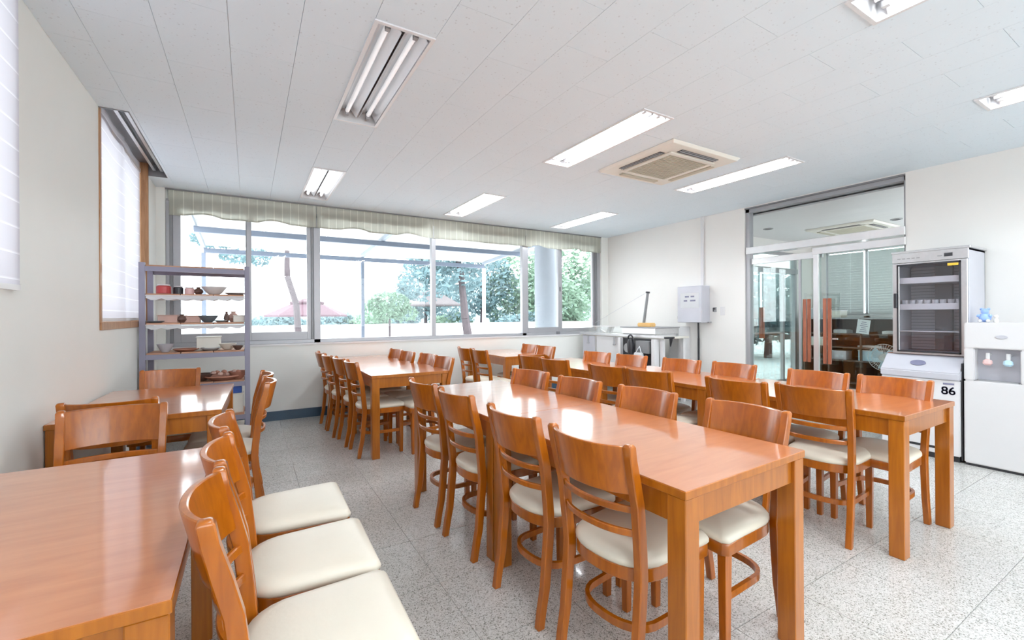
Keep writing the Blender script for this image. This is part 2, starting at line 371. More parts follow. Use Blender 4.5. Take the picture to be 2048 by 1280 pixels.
# pocket over left window
p = MB(); p.box(XL-.1, -.715, 4.04, 5.765, H+.12, H+.14); p.box(-.72, -.712, 4.04, 5.765, H, H+.13)
p.box(XL, -.715, 4.034, 4.042, H-.006, H+.13); p.box(XL, -.715, 5.763, 5.771, H, H+.13)
struct('trim_4', p, 'alu_d')
rl = thing('curtain_rail', 'double aluminium blind rail in the ceiling pocket over the left window', 'rail', (-.79, 4.9, H+.05))
for dx in (-.03, .03): obj('rail', B(dx-.012, dx+.012, -.83, .83, 0, .03), 'steel', rl)

# ------------------------------------------------------------------ window_1 (back)
w1 = MB(); Y0, Y1 = YB+.05, YB+.13
w1.box(WX0, WX1, Y0, Y1, .945, .99); w1.box(WX0, WX1, Y0, Y1, 2.56, 2.62)
w1.box(WX0, -.765, Y0-.01, Y1, .945, 2.6); w1.box(.667+.06, .805, Y0, Y1, .945, 2.6); w1.box(3.924, 4.0, Y0, Y1, .945, 2.6); w1.box(5.56, WX1, Y0-.01, Y1, .945, 2.6)
win = struct('window_1', w1, 'alu', bevel=.003)
gap = MB(); gap.box(-.765, -.735, Y0, Y1, .99, 2.56); gap.box(.70, .727, Y0+.02, Y1, .99, 2.56); gap.box(5.53, 5.56, Y0, Y1, .99, 2.56)
obj('frame_channel', gap, 'alu_d', win)
def sash(x0, x1, st0, st1, rail, dy):
    s = MB(); a, b = YB+.07+dy, YB+.10+dy
    s.box(x0, x0+st0, a, b, .99, 2.56); s.box(x1-st1, x1, a, b, .99, 2.56)
    s.box(x0+st0, x1-st1, a, b, .99, .99+rail); s.box(x0+st0, x1-st1, a, b, 2.56-rail*.6, 2.56)
    f = obj('window_sash', s, 'alu', win, bevel=.002)
    obj('pane', B(x0+st0, x1-st1, (a+b)/2-.002, (a+b)/2+.002, .99+rail, 2.56-rail*.6), 'glass', f)
    return f
sash(-.735, .03, .07, .05, .10, -.01); sash(-.03, .70, .06, .05, .10, .022)
sash(4.0, 4.72, .045, .05, .085, -.01); f = sash(4.68, 5.53, .10, .045, .065, .022)
obj('window_latch', B(4.70, 4.72, YB+.045, YB+.06, 1.70, 1.78), 'alu_d', win)
obj('window_roller', B(4.62, 4.68, YB+.03, YB+.05, .95, 1.0), 'alu_d', win)
for x0, x1 in ((.805, 2.335), (2.397, 3.924)):
    obj('pane', B(x0, x1, YB+.088, YB+.092, .99, 2.56), 'glass', win)
obj('mullion', B(2.335, 2.397, Y0, Y1, .99, 2.56), 'alu', win)
# folded striped blinds behind the ceiling edge
def zb_wave(x, a, b, ph, flat):
    base = 2.435
    if flat: return base + .004*math.sin(7*x)
    t = (x-a)/(b-a)
    return base + .035*max(0, math.sin(2*PI*(t*2.1+ph)))*(1 if t > .08 and t < .95 else 0)
bl = [(-.77, .755, .80, 0, 'leftmost'), (.765, 2.36, .62, 0, 'second from left'), (2.37, 3.975, .1, 1, 'third from left'), (3.985, 5.63, .93, 0, 'rightmost')]
for a, b, ph, flat, nmz in bl:
    t = thing('roman_blind', 'cream striped cloth blind drawn up above the back window, %s of the four' % nmz, 'blind', ((a+b)/2, YB+.035, 0), 0, 'drawn-up blinds on the back window')
    m_ = MB(); n = 60; top = []; 
    vs = []; fs = []
    for i in range(n+1):
        x = a+(b-a)*i/n; yy = .012*math.sin(x*22); z = zb_wave(x, a, b, ph, flat)
        vs += [(x-(a+b)/2, yy, z), (x-(a+b)/2, yy*.5, 2.79)]
    for i in range(n):
        q = i*2; fs += [(q, q+2, q+3, q+1)]
    m_.add(vs, fs); obj('cloth', m_, 'valance', t)
    hm = MB(); vs = []; fs = []
    for i in range(n+1):
        x = a+(b-a)*i/n; z = zb_wave(x, a, b, ph, flat); yy = .012*math.sin(x*22)-.004
        vs += [(x-(a+b)/2, yy, z), (x-(a+b)/2, yy, z+.016), (x-(a+b)/2, yy-.003, z), (x-(a+b)/2, yy-.003, z+.016)]
    for i in range(n):
        q = i*4; fs += [(q, q+4, q+5, q+1), (q+2, q+3, q+7, q+6), (q, q+2, q+6, q+4), (q+1, q+5, q+7, q+3)]
    hm.add(vs, fs); obj('hem', hm, 'valance', t)
    obj('head_rail', B(a-(a+b)/2, b-(a+b)/2, -.02, .025, 2.775, 2.80), 'alu_d', t)

# ------------------------------------------------------------------ window_2 (left)
w2 = MB(); xa, xb = XL-.10, XL-.05
w2.box(XL-.14, XL+.006, 4.04, 4.085, W2[2], 2.86); w2.box(XL-.14, XL+.006, 5.73, 5.765, W2[2], 2.86)
w2.box(XL-.20, XL+.012, 4.04, 5.765, W2[2]-.035, W2[2]+.02)
win2 = struct('window_2', w2, 'trimw', bevel=.002)
obj('jamb_lining', B(XL-.12, XL-.005, 4.085, 4.115, W2[2]+.02, 2.86), 'pale_trim', win2)
ws = MB()
for yy in (4.115, 4.90, 5.70): ws.box(XL-.17, XL-.13, yy, yy+.035, 1.25, 2.86)
ws.box(XL-.17, XL-.13, 4.1, 5.74, 1.25, 1.29); ws.box(XL-.17, XL-.13, 4.1, 5.74, 2.82, 2.86)
obj('window_sash', ws, 'alu', win2); obj('pane', B(XL-.152, XL-.148, 4.1, 5.73, 1.28, 2.83), 'glass', win2)
def flat_blind(name, label, y0, y1, x, z0, z1, grp, seed):
    t = thing(name, label, 'blind', (x, (y0+y1)/2, 0), 0, grp); n = 40; vs = []; fs = []
    for i in range(n+1):
        y = y0+(y1-y0)*i/n; dx = .006*math.sin((y+seed)*9)
        yy = y-(y0+y1)/2; vs += [(dx, yy, z0), (dx, yy, z1)]
    for i in range(n):
        q = i*2; fs += [(q, q+2, q+3, q+1)]
    m_ = MB(); m_.add(vs, fs); obj('cloth', m_, 'blind', t, smooth='all'); obj('bottom_bar', B(-.01, .008, -(y1-y0)/2, (y1-y0)/2, z0-.02, z0+.004), 'white', t)
    return t
flat_blind('window_blind', 'white striped blind lowered over the left window, panel nearer the camera', 4.125, 5.00, XL-.045, 1.275, 2.84, 'lowered blinds on the left wall', 0)
flat_blind('window_blind', 'white striped blind lowered over the left window, panel nearer the back corner', 5.01, 5.725, XL-.06, 1.275, 2.84, 'lowered blinds on the left wall', 2)
# window_3 at the left picture edge
w3 = MB()
for yy in (W3[0], 1.78, W3[1]-.04): w3.box(XL-.17, XL-.12, yy, yy+.04, W3[2], 2.72)
w3.box(XL-.17, XL-.12, W3[0], W3[1], W3[2], W3[2]+.04); w3.box(XL-.17, XL-.12, W3[0], W3[1], 2.68, 2.72)
win3 = struct('window_3', w3, 'alu'); obj('pane', B(XL-.147, XL-.143, W3[0]+.04, W3[1]-.04, W3[2]+.04, 2.68), 'glass', win3)
flat_blind('window_blind', 'white blind at the far left edge of the picture, ending above the wall', W3[0]-.03, W3[1]+.04, XL+.02, W3[2]+.01, 2.70, None, 1)
struct('trim_5', B(XL, XL+.012, 2.742, 2.80, 1.43, H-.01), 'wall_g')

# ------------------------------------------------------------------ ceiling lights
def light_fixture(name, r, on, label, dim=False):
    x0, x1, y0, y1 = r; cx, cy = (x0+x1)/2, (y0+y1)/2; wx, wy = x1-x0, y1-y0
    t = thing(name, label, 'ceiling light', (cx, cy, H), 0, 'recessed fluorescent ceiling lights')
    hs = MB(); a, b = wx/2-.002, wy/2-.002
    hs.box(-a, a, -b, b, .085, .09); hs.box(-a, -a+.004, -b, b, 0, .085); hs.box(a-.004, a, -b, b, 0, .085); hs.box(-a, a, -b, -b+.004, 0, .085); hs.box(-a, a, b-.004, b, 0, .085)
    obj('housing', hs, 'whitem', t)
    fr = MB(); e = .012
    fr.box(-wx/2-e, wx/2+e, -wy/2-e, -wy/2+.008, -.008, -.001); fr.box(-wx/2-e, wx/2+e, wy/2-.008, wy/2+e, -.008, -.001)
    fr.box(-wx/2-e, -wx/2+.008, -wy/2+.008, wy/2-.008, -.008, -.001); fr.box(wx/2-.008, wx/2+e, -wy/2+.008, wy/2-.008, -.008, -.001)
    obj('rim', fr, 'whitem', t)
    rf = MB(); L0, L1 = -b+.05, b-.05
    for sx in (-1, 1):
        prof = [(sx*(a-.006), .004), (sx*.10, .062), (sx*.045, .062), (sx*.006, .010)]
        vs = []
        for px, pz in prof: vs += [(px, L0, pz), (px, L1, pz), (px, L0, pz+.003), (px, L1, pz+.003)]
        fs = []
        for i in range(3):
            q = i*4; fs += [(q, q+1, q+5, q+4), (q+2, q+6, q+7, q+3)]
        rf.add(vs, fs)
    obj('reflector', rf, 'refl', t)
    for sx in (-1, 1):
        obj('tube', MB().cyl((sx*.073, L0+.03, .038), (sx*.073, L1-.03, .038), .0145, n=10), 'tubeon' if on else ('tubedim' if dim else 'tubeoff'), t, smooth=True)
        for yy in (L0, L1-.03): obj('lamp_holder', B(sx*.073-.012, sx*.073+.012, yy, yy+.03, .012, .062), 'whitem' if on else 'grey', t)
names = {(0,-2.73): (True, 'added fill ceiling light behind the viewpoint, left of three'), (1,-2.73): (True, 'added fill ceiling light behind the viewpoint, middle of three'), (2,-2.73): (True, 'added fill ceiling light behind the viewpoint, right of three'),  # unseen row added behind the camera for fill light
 (0,-.27): (True, 'unseen ceiling light above the viewpoint over the left tables, lit as added fill'), (0,2.19): (False, 'large ceiling light with faintly glowing tubes and silver reflectors, nearest the camera at upper left'),  # fixture above the viewpoint is unseen and lit for fill
 (0,4.65): (False, 'dimly lit ceiling light near the back window above the shelving rack'), (1,-.27): (True, 'lit twin tube ceiling light cut by the top right picture edge'),  # tubes above the rack glow dimly
 (1,2.19): (True, 'lit twin tube ceiling light beside the ceiling air conditioner'), (1,4.65): (True, 'lit ceiling light near the back window, middle of that row'),
 (2,-.27): (True, 'lit ceiling light cut by the right picture edge'), (2,2.19): (True, 'lit ceiling light in front of the glass doors, right of the air conditioner'), (2,4.65): (True, 'lit ceiling light in the far right corner by the back window')}
k = 0
for ci in range(3):
    for Y in (-2.73, -.27, 2.19, 4.65):
        on, lab = names[(ci, Y)]; light_fixture('ceiling_light', LIGHTS[k], on, lab, (ci, Y) == (0, 4.65)); k += 1

# ------------------------------------------------------------------ ceiling air conditioner
def cassette(cx, cy, z, s, label):
    t = thing('ceiling_air_conditioner', label, 'air conditioner', (cx, cy, z)); h = s/2
    obj('face_panel', MB().loft([[(-h,-h,-.002),(h,-h,-.002),(h,h,-.002),(-h,h,-.002)], [(-h+.02,-h+.02,-.03),(h-.02,-h+.02,-.03),(h-.02,h-.02,-.03),(-h+.02,h-.02,-.03)]]), 'offw', t, bevel=.004)
    g = s*.285
    fr = MB(); fr.box(-g-.04, g+.04, -g-.04, -g, -.042, -.030); fr.box(-g-.04, g+.04, g, g+.04, -.042, -.030); fr.box(-g-.04, -g, -g, g, -.042, -.030); fr.box(g, g+.04, -g, g, -.042, -.030)
    obj('grille_frame', fr, 'offw', t, bevel=.003)
    n = 20
    for i in range(n):
        y = -g+2*g*(i+.5)/n; obj('grille_slat', B(-g, g, y-.009, y+.007, -.038, -.031), 'beige', t)
    for k in range(4):
        m = MB(); m.box(-g*.95, g*.95, -g-.115, -g-.055, -.034, -.0305); m.xform(Matrix.Rotation(k*PI/2, 4, 'Z'))
        dark = k in (0, 3)
        o = obj('air_slot', m, 'dark' if dark else 'offw', t)
        fl_ = MB()
        if dark:
            fl_.box(-g*.93, g*.93, -g-.092, -g-.082, -.040, -.034); fl_.box(-g*.93, g*.93, -g-.112, -g-.108, -.038, -.034)
        else: fl_.box(-g*.95, g*.95, -g-.11, -g-.06, -.045, -.034)
        fl_.xform(Matrix.Rotation(k*PI/2, 4, 'Z')); obj('flap', fl_, 'grey' if dark else 'beige', t)
    return t
cassette(3.45, 2.885, H, .92, 'square ivory ceiling air conditioner with beige centre grille')

# ------------------------------------------------------------------ tables
def make_table(L, label, loc, rz=0, W=.74):
    t = thing('dining_table', label, 'table', loc, rz, 'dining tables')
    obj('table_top', B(-W/2, W/2, -L/2, L/2, .722, .7484), 'tleg', t, bevel=.002)
    obj('top_surface', B(-W/2+.0015, W/2-.0015, -L/2+.0015, L/2-.0015, .7484, .75), 'ttop', t)
    for sy in (-1, 1): obj('apron', B(-W/2+.07, W/2-.07, sy*(L/2-.03)-.012, sy*(L/2-.03)+.012, .632, .722), 'tleg', t)
    for sx in (-1, 1): obj('apron', B(sx*(W/2-.03)-.012, sx*(W/2-.03)+.012, -L/2+.07, L/2-.07, .632, .722), 'tleg', t)
    for sx in (-1, 1):
        for sy in (-1, 1): obj('leg', B(min(sx*(W/2-.004), sx*(W/2-.072)), max(sx*(W/2-.004), sx*(W/2-.072)), min(sy*(L/2-.004), sy*(L/2-.072)), max(sy*(L/2-.004), sy*(L/2-.072)), 0, .722), 'tleg', t, bevel=.003)
    return t
TL = 1.15
tabA = make_table(TL, 'glossy wooden table in the middle, nearest the camera of the centre pair', (1.469, 1.460, 0), math.radians(2.05))
dup(tabA, (1.428, 2.612, 0), math.radians(2.05), 'glossy wooden table of the centre pair, farther one, mirroring the window')
dup(tabA, (3.27, .925+TL/2, 0), 0, 'glossy wooden table on the right, nearest one beside the water dispenser')
dup(tabA, (3.237, .93+TL*1.5, 0), math.radians(1.5), 'wooden table of the right row, second from the near end')
dup(tabA, (3.135, .935+TL*2.5, 0), math.radians(3), 'wooden table of the right row, third from the near end')
dup(tabA, (3.20, 4.93+TL/2, 0), 0, 'far small wooden table by the back wall below the right window panes')
dup(tabA, (-.497, 1.045+TL/2, 0), 0, 'large reddish table at the left front edge with backs of three chairs against it')
dup(tabA, (-.492, 3.055+TL/2, 0), math.radians(-1.5), 'wooden table against the left wall in front of the grey rack')
tabB = make_table(1.075, 'wooden table beneath the back window, nearer one of that pair', (1.305, 4.02+.5375, 0))
dup(tabB, (1.305, 4.022+.5375*3, 0), 0, 'wooden table touching the back wall beneath the window')

# ------------------------------------------------------------------ chair
def post_y(z):
    pts = [(0, -.225), (.2, -.190), (.42, -.172), (.62, -.190), (.87, -.245)]
    for (a, ya), (b, yb) in zip(pts, pts[1:]):
        if z <= b:
            u = (z-a)/(b-a); u = u*u*(3-2*u)*.5+u*.5; return ya+(yb-ya)*u
    return pts[-1][1]
def post_x(z): return .167+.012*max(0, (z-.40)/.47)
def arc_strip(z0, z1, hw, yfn, sag, th, n=14, lift=0):
    """curved board between the posts, bulging backwards"""
    secs = []
    for i in range(n+1):
        u = -1+2*i/n; x = u*hw; s = sag*(1-abs(u)**2.4)
        y0, y1 = yfn(z0)-s, yfn(z1)-s
        secs.append([(x, y0-th/2, z0), (x, y0+th/2, z0), (x, y1+th/2, z1+lift*(1-u*u)), (x, y1-th/2, z1+lift*(1-u*u))])
    return MB().loft(secs)
def u_outline(hw, fy, by, n=14, p=2.4, narrow=.93):
    pts = [(hw*.9, fy), (hw, fy-.02)]
    cy = by+.155
    pts.append((hw*(narrow+1)/2, (fy+cy)/2))
    for i in range(n+1):
        th = PI*i/n; c, s = math.cos(th), math.sin(th)
        pts.append((hw*narrow*math.copysign(abs(c)**(2/p), c), cy-(cy-by)*abs(s)**(2/p)))
    pts.append((-hw*(narrow+1)/2, (fy+cy)/2)); pts += [(-hw, fy-.02), (-hw*.9, fy)]
    return pts
def make_chair(label, loc, rz):
    t = thing('dining_chair', label, 'chair', loc, rz, 'wooden dining chairs')
    out = u_outline(.200, .205, -.205)
    obj('seat_frame', MB().prism([(x*.985, y*.985) for x, y in out], .385, .432), 'chair', t, bevel=.003, smooth=True)
    secs = []
    for s, z in ((.97, .430), (1.0, .440), (1.0, .452), (.95, .466), (.80, .476), (.5, .481), (.15, .483)):
        secs.append([(x*s, y*s, z) for x, y in out])
    obj('seat_cushion', MB().loft(secs), 'seat', t, smooth='all')
    for sx in (-1, 1):
        obj('leg', MB().loft([[(sx*.165-.014, .15-.0, 0), (sx*.165+.014, .15, 0), (sx*.165+.014, .18, 0), (sx*.165-.014, .18, 0)],
                              [(sx*.165-.018, .145, .40), (sx*.165+.018, .145, .40), (sx*.165+.018, .185, .40), (sx*.165-.018, .185, .40)]]), 'chair', t, bevel=.002)
        secs = []
        for z in [0, .08, .16, .25, .34, .42, .50, .58, .66, .74, .82, .862, .872]:
            y = post_y(z); x = sx*post_x(z); hd = .0195 if z < .8 else (.017 if z < .87 else .011)
            if z < .3: hd = .016+.0035*z/.3
            hx = .0155 if z < .87 else .011
            secs.append([(x-hx, y-hd, z), (x+hx, y-hd, z), (x+hx, y+hd, z), (x-hx, y+hd, z)])
        obj('back_post', MB().loft(secs), 'chair', t, bevel=.003, smooth=True)
    obj('back_panel', arc_strip(.700, .864, .171, post_y, .055, .018, n=18), 'chair', t, bevel=.003, smooth=True)
    for z in (.645, .565): obj('back_slat', arc_strip(z-.012, z+.012, post_x(z)-.006, post_y, .046, .015), 'chair', t, bevel=.003, smooth=True)
    # curved rail near the floor running round from front leg to front leg
    path = [(.160, .165)] + [(x*.80, y*.80) for x, y in out[2:-2]] + [(-.160, .165)]
    secs = []
    for i, (x, y) in enumerate(path):
        a = Vector(path[max(0, i-1)]); b = Vector(path[min(len(path)-1, i+1)]); d = (b-a).normalized(); nx, ny = -d.y*.008, d.x*.008
        secs.append([(x-nx, y-ny, .195), (x+nx, y+ny, .195), (x+nx, y+ny, .222), (x-nx, y-ny, .222)])
    obj('foot_rail', MB().loft(secs), 'chair', t, smooth=True)
    return t
E_, W_, S_, N_ = -PI/2, PI/2, PI, 0     # facing +X, -X, -Y, +Y
POSTTOP = .245
first = None
def chair(px, py, face, label, tilt=0):
    """px,py : middle of the two post tops"""
    global first
    rz = face+math.radians(tilt); off = Vector((0, POSTTOP, 0)); off.rotate(Matrix.Rotation(rz, 3, 'Z'))
    loc = (px+off.x, py+off.y, 0)
    if first is None: first = make_chair(label, loc, rz)
    else: dup(first, loc, rz, label, 'wooden dining chairs')
# centre row, left side
for (x, y, tl, nme) in ((1.01, 1.19, 6, 'wooden chair at the centre table, nearest the camera, its back toward the open aisle'),
                        (.985, 1.665, 3, 'second wooden chair from the camera on the aisle side of the centre tables'),
                        (.97, 2.25, 4, 'third wooden chair from the camera on the aisle side of the centre tables'),
                        (.945, 2.71, 4, 'farthest wooden chair on the aisle side of the centre tables')):
    chair(x, y, E_, nme, tl)
for (x, y, tl, nme) in ((1.945, 1.19, 0, 'nearest wooden chair on the far side of the centre tables, cream seat tucked under'),
                        (1.90, 1.735, 4, 'second wooden chair on the far side of the centre tables'),
                        (1.845, 2.25, 4, 'third wooden chair on the far side of the centre tables'),
                        (1.82, 2.79, 9, 'farthest wooden chair on the far side of the centre tables')):
    chair(x, y, W_, nme, tl)
for (x, y, tl, nme) in ((2.765, 1.30, 7, 'nearest wooden chair on the left side of the right row, seat angled under the table'),
                        (2.66, 1.70, 7, 'wooden chair close beside the nearest one on the left side of the right row'),
                        (2.575, 2.335, 10, 'third wooden chair on the left side of the right row'),
                        (2.53, 2.735, 9, 'fourth wooden chair on the left side of the right row'),
                        (2.49, 3.42, 8, 'fifth wooden chair on the left side of the right row, behind the centre tables'),
                        (2.50, 3.83, 8, 'sixth and farthest wooden chair on the left side of the right row')):
    chair(x, y, E_, nme, tl)
for (x, y, tl, nme) in ((3.56, 1.19, 0, 'nearest wooden chair on the right side of the right row, before the water dispenser'),
                        (3.53, 1.62, 4, 'second wooden chair on the right side of the right row, before the sterilizer cabinet'),
                        (3.52, 2.255, 0, 'third wooden chair on the right side of the right row, before the glass door'),
                        (3.455, 2.73, 5, 'fourth wooden chair on the right side of the right row'),
                        (3.39, 3.29, 4, 'fifth wooden chair on the right side of the right row, below the clay press'),
                        (3.36, 3.78, 5, 'sixth and farthest wooden chair on the right side of the right row')):
    chair(x, y, W_, nme, tl)
for (x, y, f_, nme) in ((2.41, 5.27, E_, 'wooden chair at the far small table, left side, nearer the window'), (2.425, 4.86, E_, 'wooden chair at the far small table, left side, nearer the camera'),
                        (3.455, 5.30, W_, 'wooden chair at the far small table, right side, nearer the window'), (3.44, 4.88, W_, 'wooden chair at the far small table, right side, nearer the camera')):
    chair(x, y, f_, nme)
for (x, y, nme) in ((.72, 5.56, 'wooden chair nearest the wall on the left of the window tables'), (.735, 5.15, 'second wooden chair from the wall on the left of the window tables'),
                    (.785, 4.73, 'third wooden chair from the wall on the left of the window tables'), (.82, 4.30, 'wooden chair nearest the camera on the left of the window tables')):
    chair(x, y, E_, nme, 2)
for (x, y, nme) in ((1.58, 5.48, 'wooden chair nearest the wall on the right of the window tables'), (1.595, 5.07, 'second wooden chair from the wall on the right of the window tables'),
                    (1.68, 4.62, 'third wooden chair from the wall on the right of the window tables'), (1.70, 4.20, 'wooden chair nearest the camera on the right of the window tables')):
    chair(x, y, W_, nme, 5)
chair(-.535, 4.42, S_, 'wooden chair at the far end of the left wall table, before the grey rack', 0)
chair(-.60, 2.93, N_, 'wooden chair with its darker back to the front table, tucked under the left wall table', -2)
chair(-.535, 2.70, S_, 'wooden chair at the far end of the front left table, facing the camera', 3)
for (x, y, nme) in ((-.075, 1.265, 'nearest of three chairs facing away from the front left table, large cream seat'),
                    (-.07, 1.69, 'middle of three chairs facing away from the front left table'), (-.08, 2.15, 'farthest of three chairs facing away from the front left table')):
    chair(x, y, E_, nme, -1)
for (x, y, nme) in ((.095, 3.335, 'nearer of two chairs seen edge-on at the right of the left wall table'), (.095, 3.74, 'farther of two chairs seen edge-on at the right of the left wall table')):
    chair(x, y, W_, nme, 1)


# ------------------------------------------------------------------ glass partition with sliding doors (door_1)
d = MB(); X0, X1 = XR+.02, XR+.11
d.box(X0, X1, DY1-.055, DY1, 0, H-.012); d.box(X0, X1, DY0, DY0+.02, 0, H-.012); d.box(X0, X1, DY0, DY1, H-.075, H-.012)
door = struct('door_1', d, 'alu', bevel=.002)
obj('top_track', B(XR-.004, XR+.02, DY0, DY1, H-.03, H-.012), 'alu_d', door)
obj('transom_bar', B(XR-.03, XR+.12, DY0, DY1-.03, 2.085, 2.175), 'chrome', door, bevel=.004)
obj('door_rail', B(XR-.015, XR+.02, DY0, 2.70, 1.985, 2.065), 'chrome', door, bevel=.003)
obj('door_rail', B(XR+.05, XR+.08, 2.62, DY1-.055, 1.95, 2.03), 'chrome', door, bevel=.003)
obj('pane', B(XR+.060, XR+.066, DY0+.02, DY1-.055, 2.175, H-.075), 'glass', door)
obj('door_leaf_glass', B(XR+.0, XR+.008, DY0+.02, 2.66, .02, 1.985), 'gglass', door)
obj('door_leaf_glass', B(XR+.062, XR+.070, 2.64, DY1-.055, .02, 1.95), 'gglass', door)
obj('door_stile', B(XR-.015, XR+.02, 2.635, 2.69, .01, 1.985), 'chrome', door, bevel=.002)
obj('door_stile', B(XR+.05, XR+.08, 2.862, 2.885, .01, 1.95), 'alu', door)
for y in (2.49, 2.74):
    for dy, mt in ((0, 'redwood'), (.048, 'redwood')):
        xo = -.03 if y < 2.6 else .04
        h = obj('door_handle', B(XR+xo-.02, XR+xo+.004, y+dy, y+dy+.036, .70, 1.46), mt, door, bevel=.003)
        for zz in (.85, 1.30): obj('handle_stud', MB().cyl((XR+xo, y+dy+.018, zz), (XR+xo+.03, y+dy+.018, zz), .008, n=8), 'chrome', h)
obj('lock_bar', B(XR-.02, XR+.0, 2.44, 2.60, .985, 1.0), 'chrome', door)
# ------------------------------------------------------------------ room beyond the glass
FX0, FX1, FY0, FY1, FH = XR+TW, 9.45, .2, 4.43, 2.62
struct('trim_6', B(FX0, FX1, FY0, FY1, -.12, 0), 'floor')
struct('trim_7', B(FX0-.0, FX1+.1, FY0-.1, FY1+.1, FH+.06, FH+.12), 'ceil_back')
struct('trim_8', B(FX0, FX1, FY0, FY1, FH, FH+.02), 'whitem')
wq = MB(); wq.box(FX0, 6.1, FY0-.1, FY0, -.1, FH+.1); wq.box(9.3, FX1+.1, FY0-.1, FY0, -.1, FH+.1); wq.box(6.1, 9.3, FY0-.1, FY0, -.1, .75); wq.box(6.1, 9.3, FY0-.1, FY0, 1.7, FH+.1)  # unseen opening added here to let sky light into the next room
struct('wall_far_front', wq, 'wall')
wf = MB(); wf.box(FX1, FX1+.1, FY0, 2.0, -.1, FH+.1); wf.box(FX1, FX1+.1, 2.0, FY1+.1, -.1, 1.25); wf.box(FX1, FX1+.1, 2.0, FY1+.1, 2.45, FH+.1); wf.box(FX1, FX1+.1, 4.18, FY1+.1, 1.25, 2.45)
struct('wall_far_right', wf, 'wall')
wn = MB()
for y in (2.0, 2.78, 3.52, 4.14): wn.box(FX1+.01, FX1+.06, y, y+.04, 1.25, 2.45)
wn.box(FX1+.01, FX1+.06, 2, 4.18, 1.25, 1.29); wn.box(FX1+.01, FX1+.06, 2, 4.18, 2.41, 2.45)
win4 = struct('window_4', wn, 'alu'); obj('pane', B(FX1+.03, FX1+.034, 2.04, 4.14, 1.29, 2.41), 'glass', win4)
for y0, y1, nn in ((2.82, 3.5, 'right'), (3.57, 4.13, 'left')):
    t = thing('slatted_blind', 'pale slatted blind over the window beyond the glass doors, %s one' % nn, 'blind', (FX1-.03, (y0+y1)/2, 0), 0, 'slatted blinds in the next room')
    for k in range(24):
        z = 1.30+k*.046; m = MB().box(-.026, .026, -(y1-y0)/2, (y1-y0)/2, -.001, .001); m.xform(Matrix.Rotation(1.3, 4, 'Y'))
        obj('slat', m, 'slat', t, loc=(0, 0, z))
    obj('head_rail', B(-.015, .015, -(y1-y0)/2, (y1-y0)/2, 2.40, 2.43), 'whitem', t)
# back glass wall of that room with entrance door (door_2)
wv = MB(); wv.box(FX0, 7.36, FY1, FY1+.1, -.1, FH+.1); wv.box(8.9, FX1+.1, FY1, FY1+.1, -.1, FH+.1); wv.box(7.36, 8.9, FY1, FY1+.1, 2.42, FH+.1)
struct('wall_far_back', wv, 'wall')
g = MB()
g.box(7.36, 7.42, FY1, FY1+.08, 0, 2.42); g.box(8.83, 8.9, FY1, FY1+.08, 0, 2.42); g.box(7.36, 8.9, FY1-.02, FY1+.08, 2.03, 2.12); g.box(7.42, 8.83, FY1+.02, FY1+.06, 2.36, 2.42); g.box(8.42, 8.47, FY1, FY1+.05, 0, 2.03); g.box(7.42, 8.83, FY1+.01, FY1+.05, .0, .08)
door2 = struct('door_2', g, 'alu', bevel=.002)
obj('pane', B(7.42, 8.83, FY1+.03, FY1+.035, .08, 2.36), 'gglass', door2)
for x in (7.62, 7.70): obj('door_handle', B(x, x+.035, FY1-.05, FY1-.02, .86, 1.40), 'redwood', door2)
obj('lock_bar', B(7.50, 8.42, FY1-.01, FY1+.02, .93, .96), 'chrome', door2)
a2 = cassette(8.08, 3.22, FH, .92, 'ceiling air conditioner seen through the glass above the doors')
for (x, y, nn) in ((7.0, 3.9, 'left'), (7.9, 2.6, 'right')):
    t = thing('downlight', 'small round ceiling downlight beyond the glass, %s one' % nn, 'ceiling light', (x, y, FH), 0, 'downlights in the next room')
    obj('ring', MB().lathe([(.07, 0), (.07, -.01), (.05, -.012), (.05, 0)], n=16), 'grey', t)
# shelving in the next room
t = thing('display_shelving', 'dark low shelving with papers beyond the glass doors', 'shelf', (9.1, 3.62, 0)); y0, y1 = -.68, .66
obj('back_board', B(.24, .26, y0, y1, .05, 1.20), 'shelfdark', t)
for z in (.10, .47, .70, .93, 1.20): obj('shelf_board', B(-.26, .24, y0, y1, z-.012, z+.012), 'shelfdark' if z < 1.1 else 'alu', t)
for y in (y0, -.22, .26, y1): obj('upright', B(-.26, .24, y-.012, y+.012, 0, 1.20), 'shelfdark', t)
def simple(name, label, cat, mb, m, loc=(0,0,0), group=None, **k):
    o = obj(name, mb, m, None, loc=loc, **k); return tag(o, label, cat, group)
M['poster_print'] = M['ink']
t = thing('paper_notice', 'white paper notice with grey print leaning in the dark shelving', 'notice', (8.82, 3.365, .945), 0)
m = MB().box(-.002, .002, -.09, .09, 0, .235).xform(Matrix.Rotation(.12, 4, 'X')); obj('sheet', m, 'paper', t)
for k in range(6):
    z = .03+k*.032; l = .06-.012*(k % 3); obj('print_line', B(-.004, -.002, -l, l*.8, z, z+.010).xform(Matrix.Rotation(.12, 4, 'X')), 'ink', t)
rnd = random.Random(3)
